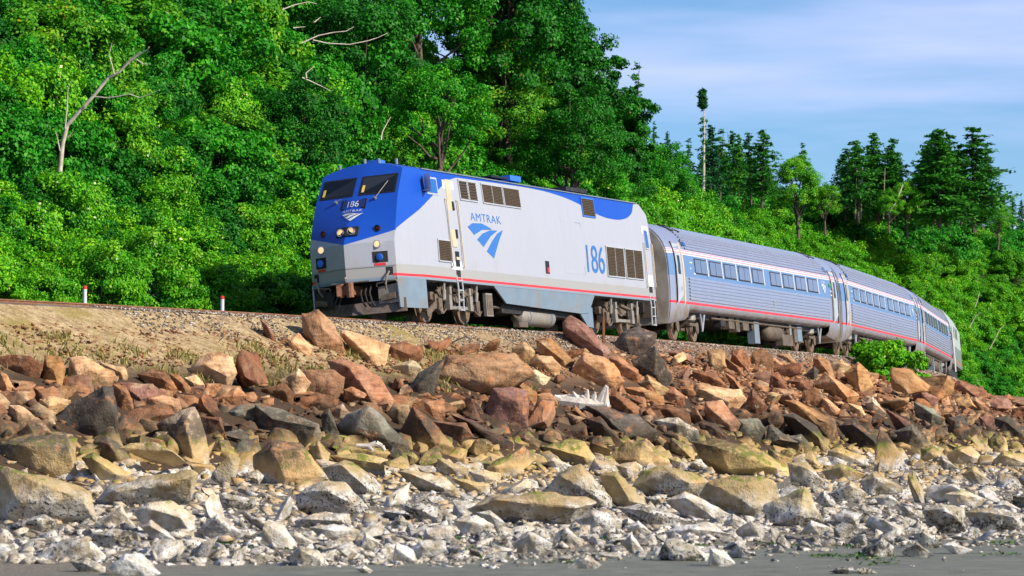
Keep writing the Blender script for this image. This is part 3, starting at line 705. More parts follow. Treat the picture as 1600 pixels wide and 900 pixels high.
# ------------------------------------------------------------------ the train
def vehicle_matrix(sc, span):
    a, _ = trk(sc - span / 2); b, _ = trk(sc + span / 2); a, b = Vector(a), Vector(b); x = (a - b).normalized(); y0 = Vector((0, 0, 1)).cross(x).normalized(); z0 = x.cross(y0)
    y = y0 * math.cos(BANK) + z0 * math.sin(BANK); z = z0 * math.cos(BANK) - y0 * math.sin(BANK); c = (a + b) / 2
    m = Matrix((x, y, z)).transposed().to_4x4(); m.translation = c; return m
def text_mesh(txt, spacing=1.):
    cu = bpy.data.curves.new('lettering', 'FONT'); cu.body = txt; cu.size = 1; cu.space_character = spacing; cu.fill_mode = 'FRONT'; cu.offset = 0
    ob = bpy.data.objects.new('lettering', cu); COL.objects.link(ob); dg = bpy.context.evaluated_depsgraph_get(); me = bpy.data.meshes.new_from_object(ob.evaluated_get(dg)); bpy.data.objects.remove(ob)
    v = np.array([q.co[:2] for q in me.vertices]); v = (v - v.min(0)) / (v.max(0) - v.min(0)); f = [tuple(p.vertices) for p in me.polygons]; bpy.data.meshes.remove(me); return v, f
EMB = [[(0, .88), (.14, 1), (.4, 1.03), (.62, .93), (.68, .88), (.4, .84), (.16, .65)], [(.23, .52), (.4, .72), (.62, .85), (.84, .87), (.62, .66), (.4, .31)], [(.48, .19), (.66, .53), (.83, .78), (1, .91), (.86, .57), (.67, 0)]]
def emblem(): 
    v, f = [], []
    for q in EMB: f.append(tuple(range(len(v), len(v) + len(q)))); v += q
    return np.array(v), f
def decal(name, vf, fn, mat, parent):        # fn maps unit square to the surface
    v, f = vf; return pymesh(name, [fn(a, b) for a, b in v], f, mat, parent)

# ---- locomotive
L_RE, XS, SH, CR = -11.1, 8.35, 4.2, .27
def hw(z): return float(np.interp(z, [0, 2.7, 4.2, 4.5], [1.5, 1.5, 1.38, 1.35]))
def tipx(z): return float(np.interp(z, [1, 2.12, 2.45, 4.6], [10.55, 10.55, 10.32, 8.6]))
def vset(z): return float(np.interp(z, [1, 2.12, 2.5, 3.3, 4.2], [.58, .58, .46, .16, .1]))
def hc(z): return float(np.interp(z, [1, 2.5, 4.2], [1.33, 1.33, 1.26]))
def front(u, z, off=0.):          # nose surface, u across (-1 right side of the train .. 1 left side)
    nx = Vector((1, 0, .7 if z > 2.3 else 0)).normalized(); return Vector((tipx(z) - vset(z) * abs(u), u * hc(z), z)) + nx * off
ZR_ = [1.1, 1.5, 2.12, 2.45, 2.9, 3.4, 3.8, SH]; US = [1, .9, .75, .5, .25, 0, -.25, -.5, -.75, -.9, -1]
def ring(x, top=None):
    tz = lambda z: z if top is None or z < 3.6 else 3.6 + (z - 3.6) * top
    p = [Vector((x, hw(z), tz(z))) for z in ZR_] + [Vector((x, hw(SH) * u, tz(SH + CR * (1 - u * u)))) for u in US[1:-1]] + [Vector((x, -hw(z), tz(z))) for z in reversed(ZR_)]
    return p
t = NT('locomotive_paint'); X, Y, Z = t.xyz(t.coords()); ay = t.math('ABSOLUTE', Y)
fc = t.n('FloatCurve'); cvx = t.math('DIVIDE', t.math('ADD', X, 11.2), 22.); t.set(fc.inputs['Value'], cvx); fc.inputs['Factor'].default_value = 1
cm = fc.mapping.curves[0]; pts = [(-11.2, 4.35), (-10.2, 4.3), (-9.6, 3.85), (-8.8, 3.64), (-7.6, 3.58), (-6.2, 3.68), (-4.6, 3.93), (-3.0, 4.08), (-1.2, 4.15), (2, 4.15), (5.2, 4.12), (5.9, 4.0), (9.9, 2.42), (10.8, 2.06)]
cm.points[0].location = ((pts[0][0] + 11.2) / 22, pts[0][1] / 5); cm.points[1].location = ((pts[-1][0] + 11.2) / 22, pts[-1][1] / 5)
for x, z in pts[1:-1]: cm.points.new((x + 11.2) / 22, z / 5)
for i, p in enumerate(cm.points): p.handle_type = 'AUTO' if p.location[0] < .55 else 'VECTOR'
fc.mapping.update()
zb_side = t.math('MULTIPLY', fc.outputs[0], 5.); isfront = t.math('GREATER_THAN', t.math('ADD', X, t.math('MULTIPLY', Z, .0)), 20.)
nose_l = t.math('ADD', 2.1, t.math('MULTIPLY', ay, .24)); face = t.math('GREATER_THAN', t.math('SUBTRACT', X, t.math('MULTIPLY', t.math('SUBTRACT', 1.36, ay), 40.)), 9.3 - 3)
onfront = t.math('LESS_THAN', ay, 1.335); nearf = t.math('GREATER_THAN', X, 9.6); sel = t.math('MULTIPLY', onfront, nearf)
zb = t.math('ADD', t.math('MULTIPLY', sel, nose_l), t.math('MULTIPLY', t.math('SUBTRACT', 1., sel), zb_side))
blue = t.step(t.math('SUBTRACT', Z, zb), -.006, .006)
n1 = t.noise(t.coords(), 1.2, 6, .65); mpn = t.n('Mapping'); t.set(mpn.inputs[0], t.coords()); mpn.inputs['Scale'].default_value = (5, 5, .35); streak = t.noise(mpn.outputs[0], 1.6, 5, .6)
white = t.mix(t.step(streak, .3, .7), (.34, .358, .415), (.358, .376, .432))
low = t.mix(t.step(Z, 1.485, 1.49), t.mix(n1, (.29, .29, .285), (.33, .33, .325)), white)
dirt = t.math('MULTIPLY', t.step(Z, 2.3, 1.2), t.step(n1, .45, .75)); low = t.mix(t.math('MULTIPLY', dirt, .4), low, (.3, .22, .13))
red = t.math('MULTIPLY', t.step(Z, 1.165, 1.168), t.math('MULTIPLY', t.step(Z, 1.238, 1.235), t.math('LESS_THAN', X, 10.02)))
c = t.mix(red, low, (.62, .03, .03)); c = t.mix(t.step(Z, 1.168, 1.165), c, (.2, .25, .3)); c = t.mix(blue, c, t.mix(n1, (.003, .06, .4), (.006, .072, .45)))
M['loco'] = t.fin(c, .38, 0, .5)

loco = empty('locomotive', vehicle_matrix(9.85, 13.6) @ Matrix.Diagonal((.98, 1, 1.045, 1))); tag(loco, 'blue and silver diesel locomotive number 186 pulling the train, headlights lit', 'locomotive')
v = []; f = []
A = ring(XS); Bm = ring(0.); C = ring(-10.45); D = ring(L_RE, .5); n = len(A); v = A + Bm + C + D
for k in range(3): f += [(k * n + i, k * n + i + 1, (k + 1) * n + i + 1, (k + 1) * n + i) for i in range(n - 1)] + [(k * n + n - 1, k * n, (k + 1) * n, (k + 1) * n + n - 1)]
f.append(tuple(3 * n + i for i in range(n)))
# nose: rows of the front face
b0 = len(v); nz = len(ZR_); nu = len(US)
for j, z in enumerate(ZR_):
    for u in US:
        zz = z if j < nz - 1 else SH + CR * .92 * (1 - u * u)
        v.append(front(u, zz))
F_ = lambda j, i: b0 + j * nu + i
for j in range(nz - 1): f += [(F_(j, i), F_(j, i + 1), F_(j + 1, i + 1), F_(j + 1, i)) for i in range(nu - 1)]
for j in range(nz - 1):
    f.append((j, F_(j, 0), F_(j + 1, 0), j + 1)); f.append((n - 1 - j, n - 2 - j, F_(j + 1, nu - 1), F_(j, nu - 1)))
rt = [nz - 1] + list(range(nz, nz + nu - 2)) + [nz + nu - 2]
for i in range(nu - 1): f.append((rt[i], F_(nz - 1, i), F_(nz - 1, i + 1), rt[i + 1]))
f.append(tuple([0] + [n - 1] + [F_(0, nu - 1 - i) for i in range(nu)]))
mb = MB(); mb.v = [tuple(p) for p in v]; mb.f = f; mb.build('body', M['loco'], loco, 20)
def sidep(x, z, off=.006): return Vector((x, hw(z) + off, z))
def slab(name, x0, x1, z0, z1, mat, par=loco, off=.012, deep=.03):
    q = [sidep(x0, z0, off), sidep(x1, z0, off), sidep(x1, z1, off), sidep(x0, z1, off)]; m = MB(); m.prism(q, (0, -deep - off, 0)); return m.build(name, mat, par, None)
def louver(x0, x1, z0, z1, nsl, cols=1, frame=M['silver']):
    o = slab('louver', x0, x1, z0, z1, M['cavity'], loco, .008, .02); m = MB()
    for k in range(nsl):
        z = z0 + (k + .5) * (z1 - z0) / nsl
        m.box(sidep((x0 + x1) / 2, z, .02), (abs(x1 - x0) - .03, .035, (z1 - z0) / nsl * .5), Matrix.Rotation(R(-35), 3, 'X'))
    tag(m.build('louver_slats', M['louver'], o, None), kind='stuff'); m = MB()
    for k in range(cols + 1): x = x0 + (x1 - x0) * k / cols; m.prism([sidep(x - .022, z0, .03), sidep(x + .022, z0, .03), sidep(x + .022, z1, .03), sidep(x - .022, z1, .03)], (0, -.05, 0))
    for z in (z0, z1): m.box(sidep((x0 + x1) / 2, z, .015), (abs(x1 - x0) + .05, .04, .04))
    m.build('louver_frame', frame, o, None)
louver(4.5, 5.12, 3.5, 4.06, 7); louver(3.8, 4.42, 3.5, 4.06, 7); louver(1.75, 3.35, 3.5, 4.06, 13, 2); louver(.35, 1.65, 3.5, 4.06, 13, 1)
louver(-6.1, -5.0, 3.55, 4.12, 11, 1, M['blue']); louver(-8.25, -6.65, 1.75, 2.68, 20, 2); louver(-10.0, -8.4, 1.75, 2.68, 20, 2); louver(6.35, 7.25, 1.66, 2.26, 13)
# cab door, recessed strip, handrails, side window, mirror
dr = slab('cab_door', 5.5, 6.35, 1.45, 4.0, M['white'], loco, .01); slab('door_panel', 5.8, 6.15, 2.1, 4.02, M['cream'], dr, .022); slab('door_latch', 5.72, 5.84, 3.15, 3.4, M['black'], dr, .03); slab('door_latch', 5.72, 5.84, 2.35, 2.6, M['black'], dr, .03)
slab('door_step', 5.72, 6.0, 1.55, 1.98, M['black'], dr, .016); slab('kick_plate', 5.75, 5.97, 1.74, 1.82, M['cream'], dr, .03)
for x in (5.5, 6.35):
    m = MB(); m.tube([sidep(x, 1.5, .01), sidep(x, 1.55, .07), sidep(x, 3.4, .07), sidep(x, 3.45, .01)], .02); m.build('handrail', M['cream'], loco)
w = slab('side_window', 6.75, 7.55, 3.52, 4.02, M['silver'], loco, .012); slab('pane', 6.82, 7.48, 3.57, 3.97, M['blue_glass'], w, .02)
m = MB(); m.prism([(7.7, 1.43, 3.55), (7.95, 1.72, 3.55), (7.98, 1.72, 4.05), (7.73, 1.43, 4.05)], (.04, .03, 0)); m.tube([(7.85, 1.4, 3.6), (7.95, 1.7, 3.6)], .015); m.build('mirror', M['white'], loco, None)
slab('engine_door', -4.62, -2.9, 1.7, 3.3, M['silver'], loco, .004).data.materials[0] = M['loco']
for x in (-4.62,):
    slab('panel_seam', x - .012, x + .012, 1.7, 3.3, M['grey_blue'], loco, .008); slab('panel_seam', -4.62, -4.2, 3.29, 3.31, M['grey_blue'], loco, .008)
slab('access_panel', 8.36, 8.9, 1.6, 2.1, M['white'], loco, -.12) if False else None
lp = slab('signal_recess', -1.5, -1.18, 1.62, 2.0, M['black'], loco, .01); slab('red_marker', -1.46, -1.3, 1.66, 1.8, M['red'], lp, .02)
rd_ = slab('rear_door', -10.95, -10.35, 1.55, 3.5, M['white'], loco, .012); w = slab('rear_door_window', -10.8, -10.5, 2.75, 3.4, M['silver'], rd_, .02); slab('pane', -10.77, -10.53, 2.8, 3.35, M['blue_glass'], w, .03)
for x in (-11.02, -10.28):
    m = MB(); m.tube([sidep(x, 1.5, .01), sidep(x, 1.55, .06), sidep(x, 2.9, .06), sidep(x, 2.95, .01)], .018); m.build('handrail', M['cream'], loco)
for x, z in ((5.85, 1.28), (-10.65, 1.38)): slab('step_hole', x - .16, x + .16, z - .02, z + .2, M['cavity'], loco, .006)
# lettering
decal('lettering', text_mesh('AMTRAK', 1.12), lambda a, b: sidep(4.55 - 2.4 * a, 2.93 + .23 * b), M['logo_blue'], loco)
decal('emblem', emblem(), lambda a, b: sidep(4.85 - 2.75 * a, 1.9 + .95 * b), M['logo_blue'], loco)
decal('road_number', text_mesh('186', .95), lambda a, b: sidep(-4.85 - 1.6 * a, 1.8 + .85 * b, .012), M['logo_blue'], loco)
# roof fittings
m = MB(); m.box((9.0 - 1.2, .0, 4.53), (.5, .35, .12)); m.build('horn_box', M['blue'], loco, None)
for y in (-.9, -.1, .35, .9):
    m = MB(); m.cyl((8.4, y, 4.35), (8.4, y, 4.62 - abs(y) * .12), .05, n=8); m.build('antenna', M['grey_blue'], loco)
m = MB(); m.box((-.9, .2, 4.52), (.9, 1.3, .16)); m.build('exhaust_hatch', M['blue'], loco, None); m = MB(); m.box((.3, .2, 4.49), (1.3, 1.2, .06)); m.build('roof_hatch', M['black'], loco, None)
m = MB(); m.box((-6.3, .1, 4.49), (1.9, 1.4, .12)); m.build('radiator_hatch', M['dark_metal'], loco, None)
m = MB(); m.box((-1.2, 1.39, 4.22), (18, .05, .03)); m.build('roof_gutter', M['grey_blue'], loco, None)
# windshields
def fpatch(name, u0, u1, z0, z1, mat, par, off=.012, deep=.03, skew=0.):
    q = [front(u0 + skew, z0, off), front(u1, z0, off), front(u1, z1, off), front(u0, z1, off)]; m = MB(); nx = Vector((1, 0, .75)) if z0 > 2.4 else Vector((1, 0, 0)); m.prism(q, -nx.normalized() * deep); return m.build(name, mat, par, None)
for sg in (-1, 1):
    a, b = (.07, .93) if sg > 0 else (-.93, -.07)
    w = fpatch('windshield', a, b, 3.5, 4.05, M['black'], loco, .012); fpatch('pane', a + .04, b - .04, 3.55, 4.0, M['glass'], w, .018)
    fpatch('sun_visor', a + (.06 if sg > 0 else .06), a + .12, 3.58, 3.78, M['amber'], w, .022, .005)
    m = MB(); p0 = front(sg * .5 if sg > 0 else -.45, 3.36, .05); p1 = front(sg * .73 if sg > 0 else -.33, 3.82 if sg > 0 else 3.42, .06); m.cyl(p0, p1, .014, n=6); m.cyl(p0 - Vector((0.03, 0, .03)), p0 + Vector((.02, 0, .02)), .04, n=8); m.build('wiper', M['pale_metal'], w)
nbd = fpatch('number_board', -.3, .3, 3.12, 3.4, M['black'], loco, .014); fpatch('board_glass', -.26, .26, 3.15, 3.37, simple('board_blue', (.01, .03, .14), .3), nbd, .02)
def fmap(u0, u1, z0, z1): return lambda a, b: front(u0 + (u1 - u0) * a, z0 + (z1 - z0) * b, .026)
decal('road_number', text_mesh('186'), fmap(-.13, .14, 3.175, 3.345), M['white'], nbd)
decal('lettering', text_mesh('AMTRAK', 1.15), fmap(-.22, .25, 3.03, 3.09), M['white'], loco)
decal('emblem', [(np.array([(1 - a, b) for a, b in emblem()[0]])), emblem()[1]], lambda a, b: front(.25 - .5 * a + .1 * (b - .5), 2.77 + .23 * b, .026), M['white'], loco)
def lamp(name, u, z, r, glow, body=M['chrome'], hood=.06):
    c = front(u, z); d = Vector((1, 0, .12)).normalized(); m = MB(); m.lathe(c - d * .1, d, [(0, r * 1.3), (.1 + hood, r * 1.3), (.1 + hood, r * 1.05), (.1 + hood * .4, r)], 18); o = m.build(name, body, loco)
    m = MB(); m.lathe(c + d * hood * .3, d, [(0, r), (.02, r), (.035, r * .5)], 16); m.build('lens', glow, o); return o
hb = MB(); hb.prism([front(-.26, 2.33, .05), front(.0, 2.33, .06), front(.26, 2.33, .05), front(.26, 2.58, .05), front(0, 2.58, .06), front(-.26, 2.58, .05)], (-.2, 0, 0)); hb.build('headlight_housing', M['black'], loco, None)
lamp('headlight', -.12, 2.45, .085, M['lamp'], M['chrome'], .12); lamp('headlight', .12, 2.47, .085, M['lamp'], M['chrome'], .12)
for sg in (-1, 1):
    lamp('marker_light', sg * .64, 2.5, .07, simple('red_lens', (.12, .003, .003), .15), M['black'], .07); lamp('ditch_light', sg * .66, 2.06, .085, M['lamp'], M['chrome'], .05)
    a, b = sorted((sg * .55, sg * .85)); p = fpatch('connection_box', a, b, 1.56, 1.86, M['cavity'], loco, .01); c = front(sg * .7, 1.7, .03); m = MB(); m.lathe(c, (1, 0, 0), [(0, .1), (.05, .1), (.06, .05)], 14); m.build('plug_cap', M['blue'], p)
    a, b = sorted((sg * .58, sg * .8)); fpatch('warning_plate', a, b, 1.47, 1.54, M['red'], loco, .012)
    a, b = sorted((sg * .8, sg * .93)); fpatch('hose_port', a, b, 1.2, 1.42, M['cavity'], loco, .012)
fpatch('rivet_strip', -.99, -.01, 1.44, 1.455, M['grey_blue'], loco, .012); fpatch('rivet_strip', .01, .99, 1.44, 1.455, M['grey_blue'], loco, .012)
m = MB(); m.prism([front(-1, 1.12, .02), front(0, 1.12, .02), front(1, 1.12, .02), front(1, 1.06, .02), front(0, 1.06, .02), front(-1, 1.06, .02)], (-.2, 0, 0)); m.build('buffer_sill', M['grey_blue'], loco, None)
# pilot: recess back wall, plough, coupler, hoses, steps
m = MB(); m.box((9.2, 0, .72), (.1, 2.5, .78)); m.build('pilot_wall', M['dark_metal'], loco, None)
m = MB(); m.box((9.75, 0, 1.18), (1.1, .95, .22)); m.build('coupler_pocket', M['cavity'], loco, None)
m = MB(); m.box((10.0, 0, .86), (1.3, .24, .24)); m.cyl((10.62, .12, .66), (10.62, .12, 1.06), .11, n=10); m.cyl((10.62, -.16, .68), (10.62, -.16, 1.04), .1, n=10); m.box((10.7, -.2, .86), (.2, .12, .3), Matrix.Rotation(.5, 3, 'Z')); cp = m.build('coupler', M['rust_metal'], loco)
m = MB(); m.tube([(10.6, 0, 1.08), (10.65, 0, 1.2), (10.6, .03, 1.2), (10.6, .03, 1.08)], .015); m.tube([(10.5, -.5, 1.07), (10.5, .7, 1.07)], .02); m.build('uncoupling_lever', M['pale_metal'], cp)
m = MB(); m.prism([(10.35, 0, .18), (9.75, 1.45, .2), (9.7, 1.42, .58), (10.2, 0, .5)], (-.05, 0, 0)); m.prism([(10.35, 0, .18), (9.75, -1.45, .2), (9.7, -1.42, .58), (10.2, 0, .5)], (-.05, 0, 0)); m.build('snow_plough', M['plough'], loco, None)
for sg in (-1, 1):
    m = MB(); m.prism([(10.0, sg * .72, .45), (9.9, sg * 1.3, .45), (9.9, sg * 1.32, .98), (10.0, sg * .72, .9)], (-.5, 0, 0)); m.build('pilot_step_box', M['pale_metal'] if sg > 0 else M['dark_metal'], loco, None)
    m = MB(); m.prism([(10.02, sg * .85, .52), (9.93, sg * 1.25, .56), (9.93, sg * 1.25, .72), (10.02, sg * .85, .66)], (.12, 0, 0)); m.build('step_tread', M['truck_metal'], loco, None)
    m = MB(); m.tube([(10.08, sg * .72, .92), (10.1, sg * .74, 1.0), (10.0, sg * 1.28, 1.06), (9.98, sg * 1.34, 1.0)], .022); m.build('grab_rail', M['pale_metal'], loco)
    m = MB(); m.tube([(10.1, sg * 1.15, 1.3), (10.2, sg * 1.1, 1.15), (10.18, sg * 1.05, .95), (10.05, sg * 1.0, .8)], .028); m.build('air_hose', M['pale_metal'], loco)
    for k in range(3):
        y = sg * (.28 + .14 * k); m = MB(); m.tube([(10.1, y, .98), (10.3, y + .02, .75), (10.35, y + .1 * sg, .5), (10.3, y + .16 * sg, .38)], .025); m.build('brake_hose', M['rubber'], loco)
    # skirts
    m = MB(); m.prism([(9.95, sg * 1.36, .3), (8.3, sg * 1.5, .3), (8.3, sg * 1.5, 1.12), (10.0, sg * 1.34, 1.12)], (0, -sg * .04, 0)); m.build('skirt', M['silver' if sg < 0 else 'grey_blue'], loco, None)
    m = MB(); m.prism([(3.2, sg * 1.49, 1.12), (2.25, sg * 1.49, .62), (-4.1, sg * 1.49, .5), (-4.7, sg * 1.49, .55), (-5.35, sg * 1.49, 1.12)], (0, -sg * .05, 0)); m.build('skirt', M['grey_blue'], loco, None)
m = MB(); m.prism([(-4.0, 1.46, .72), (-5.1, 1.46, .72), (-5.1, 1.46, .1), (-4.6, 1.46, .12), (-4.0, 1.46, .5)], (0, -.06, 0)); m.build('equipment_panel', M['grey_blue'], loco, None)
m = MB(); m.box((-1, 0, .75), (6.2, 2.5, .75)); m.build('fuel_tank', M['dark_metal'], loco, None)
m = MB(); m.lathe((.5, 1.05, .33), (-1, 0, 0), [(0, .08), (.06, .2), (.2, .26), (2.7, .26), (2.85, .2), (2.92, .08)], 20); at = m.build('air_tank', M['pale_metal'], loco); m = MB()
for x in (-.1, -1.9): MB().lathe((x, 1.05, .33), (-1, 0, 0), [(0, .275), (.08, .275)], 20).build('tank_strap', M['grey_blue'], at)
m = MB(); m.tube([(3.2, 1.2, .55), (1.4, 1.2, .5), (.8, 1.15, .3), (.5, 1.1, .3)], .04); m.box((.65, 1.25, .06), (.7, .2, .14)); m.build('air_pipe', M['truck_metal'], loco)
def wheel(par, x, y, r=.52):
    sg = 1 if y > 0 else -1; m = MB(); m.lathe((x, y, r), (0, sg, 0), [(-.09, r + .03), (-.06, r + .03), (-.055, r), (.06, r - .012), (.065, r - .07), (.02, r - .09), (.01, .22), (.07, .2), (.09, .12), (.09, .05)], 28); o = m.build('wheel', M['wheel'], par, 30)
    m = MB(); m.cyl((x, y - sg * .053, r), (x, y + sg * .058, r), r + .002, r - .009, 28, False); m.build('tread', M['wheel_tread'], o, 60); return o
def loco_truck(cx, fl):
    tr = MB(); tr.box((cx, 1.08, .72), (3.6, .16, .22)); tr.box((cx, -1.08, .72), (3.6, .16, .22)); tr.box((cx, 0, .6), (.9, 2., .4)); tk = tr.build('truck', M['truck_metal'], loco, None)
    for dx in (-1.42, 1.42):
        for y in (.76, -.76): wheel(tk, cx + dx, y)
        m = MB(); m.cyl((cx + dx, -.9, .52), (cx + dx, .9, .52), .09, n=10); m.build('axle', M['dark_metal'], tk)
        m = MB(); m.box((cx + dx, 1.12, .56), (.42, .22, .42)); m.box((cx + dx, 1.26, .5), (.26, .1, .3)); m.cyl((cx + dx, 1.2, .3), (cx + dx, 1.34, .3), .1, n=10); m.build('axle_box', M['truck_metal'], tk)
        m = MB()
        for k in range(6): m.lathe((cx + dx * .68, 1.18, .58 + k * .075), (0, 0, 1), [(0, .1), (.03, .13), (.06, .1)], 12)
        m.build('spring', M['truck_metal'], tk)
        m = MB(); m.cyl((cx + dx * .86, 1.33, .62), (cx + dx * .86, 1.36, .88), .065, n=10); m.cyl((cx + dx * .86, 1.36, .86), (cx + dx * .86, 1.38, 1.08), .04, n=8); m.build('damper', M['pale_metal'], tk)
        m = MB(); m.prism([(cx + dx * 1.1, 1.22, .85), (cx + dx * .75, 1.22, 1.06), (cx + dx * .7, 1.22, .98), (cx + dx * .95, 1.22, .7)], (0, .06, 0)); m.build('bracket', M['truck_metal'], tk, None)
        m = MB(); m.box((cx + dx * .55, 1.3, .55), (.2, .14, .42)); m.box((cx + dx * .52, 1.32, .88), (.14, .1, .2)); m.build('brake_cylinder', M['pale_metal'], tk, None)
        m = MB(); m.tube([(cx + dx * 1.15, 1.32, .35), (cx + dx * .95, 1.34, .22), (cx + dx * .75, 1.32, .35)], .022); m.build('brake_hanger', M['truck_metal'], tk)
    m = MB(); m.box((cx, 1.24, .42), (1.7, .08, .09)); m.build('tie_bar', M['pale_metal'], tk, None)
    m = MB(); m.cyl((cx + .2, 1.3, .9), (cx - .75, 1.3, .78), .05, n=8); m.prism([(cx + .5, 1.2, .7), (cx - .3, 1.2, .95), (cx - .5, 1.2, .7), (cx, 1.2, .55)], (0, .05, 0)); m.build('radius_rod', M['truck_metal'], tk)
    m = MB()
    for k in range(14): x = cx + random.uniform(-1.6, 1.6); z = random.uniform(.45, 1.05); m.box((x, random.uniform(.9, 1.3), z), (random.uniform(.06, .22), .1, random.uniform(.06, .22)))
    for k in range(7):
        x = cx + random.uniform(-1.5, 1.5); m.tube([(x, 1.1, 1.08), (x + .1, 1.25, .95), (x + random.uniform(-.3, .3), 1.3, random.uniform(.5, .8))], .02)
    tag(m.build('piping', M['truck_metal'], tk, None), kind='stuff'); return tk
loco_truck(5.5, 1); loco_truck(-8.3, -1)
m = MB(); m.prism([(7.75, 1.16, .28), (6.9, 1.2, .66), (6.82, 1.2, .5), (7.7, 1.16, .12)], (0, .05, 0)); m.build('wheel_guard', M['truck_metal'], loco, None)
m = MB(); m.box((3.35, 1.33, .56), (.5, .1, .66)); o = m.build('filter_box', M['pale_metal'], loco, None); m = MB(); m.box((3.35, 1.385, .56), (.4, .02, .56)); m.build('filter_mesh', M['truck_metal'], o, None)
for x in (5.85, -10.65):
    m = MB()
    for dx in (-.17, .17): m.tube([(x + dx, 1.5, 1.3), (x + dx, 1.53, .95), (x + dx - .02, 1.5, .3)], .024)
    for z in (.32, .6, .88, 1.14): m.box((x, 1.52, z), (.34, .07, .03))
    m.build('ladder', M['silver'], loco)
m = MB(); m.box((-11.25, 0, 2.3), (.3, 1.1, 2.2)); m.build('diaphragm', M['rubber'], loco, None)

# ---- passenger cars
CARL = 25.9
def car_prof(rib=True):
    key = [(.9, 1.34), (.93, 1.47), (.99, 1.535), (1.1, 1.555), (1.18, 1.565)]
    arc = [(1.2, 1.566), (1.6, 1.595), (1.97, 1.6)]; up = [(2.86, 1.545), (3.1, 1.455), (3.3, 1.33), (3.5, 1.14), (3.65, .92), (3.76, .66), (3.83, .36), (3.86, 0)]
    def ribs(pts, step):
        if not rib: return pts
        d = [0]
        for (z1, y1), (z2, y2) in zip(pts[:-1], pts[1:]): d.append(d[-1] + math.hypot(z2 - z1, y2 - y1))
        o = []; k = int(d[-1] / step); zz = [p[0] for p in pts]; yy = [p[1] for p in pts]
        for i in range(k):
            for fr, h in ((0, 0), (.3, 0), (.45, .03), (.85, .03)):
                s = (i + fr) * d[-1] / k; z = np.interp(s, d, zz); y = np.interp(s, d, yy); nz_, ny = .0, 1.
                if z > 2.9: a = math.atan2(z - 2.3, y * .9); nz_, ny = math.sin(a), math.cos(a)
                o.append((z + h * nz_, y + h * ny))
        return o + [pts[-1]]
    h = key + ribs(arc, .105) + [(2.3, 1.602), (2.6, 1.585), (2.75, 1.565)] + ribs(up[:6], .105) + up[6:]
    return [(y, z) for z, y in h] + [(-y, z) for z, y in reversed(h[:-1])]
def car_half(z): return float(np.interp(z, [.72, .95, 1.2, 1.6, 2.0, 2.3, 2.6, 2.86, 3.1, 3.3, 3.5, 3.65], [1.36, 1.53, 1.566, 1.595, 1.6, 1.602, 1.585, 1.545, 1.455, 1.33, 1.14, .92]))
t = NT('stainless_car'); X, Y, Z = t.xyz(t.coords()); n1 = t.noise(t.coords(), 1.2, 6, .65); mpn = t.n('Mapping'); t.set(mpn.inputs[0], t.coords()); mpn.inputs['Scale'].default_value = (3, 3, .3); sk = t.noise(mpn.outputs[0], 1.8, 5, .65)
steel = t.mix(sk, (.44, .48, .6), (.58, .62, .76)); grime = t.math('MULTIPLY', t.step(Z, 1.5, .85), t.step(n1, .3, .65)); steel = t.mix(grime, steel, (.2, .15, .1))
def band(a, b): return t.math('MULTIPLY', t.step(Z, a - .003, a + .003), t.step(Z, b + .003, b - .003))
c = steel; bl = band(1.99, 2.7); pk1 = band(2.745, 2.78); pk2 = band(2.825, 2.855); wh = band(2.705, 2.87); rd1 = band(1.1, 1.18)
c = t.mix(bl, c, t.mix(sk, (.09, .18, .36), (.13, .235, .43))); c = t.mix(wh, c, (.66, .62, .66)); c = t.mix(t.math('MAXIMUM', pk1, pk2), c, (.62, .2, .25)); c = t.mix(rd1, c, (.7, .03, .04))
painted = t.math('MAXIMUM', t.math('MAXIMUM', bl, wh), rd1)
M['car'] = t.fin(c, t.math('ADD', .3, t.math('MULTIPLY', n1, .15)), t.math('MULTIPLY', t.math('SUBTRACT', 1., t.math('MAXIMUM', painted, grime)), .75), .5)
def loft(xs, prof, name, mat, par, caps=True, sm=40):
    n = len(prof); m = MB(); m.v = [(x, y, z) for x in xs for y, z in prof]; m.f = [(k * n + i, k * n + (i + 1) % n, (k + 1) * n + (i + 1) % n, (k + 1) * n + i) for k in range(len(xs) - 1) for i in range(n)]
    if caps: m.f += [tuple(range(n)), tuple(reversed(range((len(xs) - 1) * n, len(xs) * n)))]
    return m.build(name, mat, par, sm)
def cside(x, z, off): return Vector((x, car_half(z) + off, z))
def cslab(name, x0, x1, z0, z1, mat, par, off=.015, deep=.03, rows=2):
    m = MB(); zs = [z0 + (z1 - z0) * k / (rows - 1) for k in range(rows)]
    q = [cside(x0, z, off) for z in zs] + [cside(x1, z, off) for z in reversed(zs)]; m.prism(q, (0, -deep - off, 0)); return m.build(name, mat, par, None)
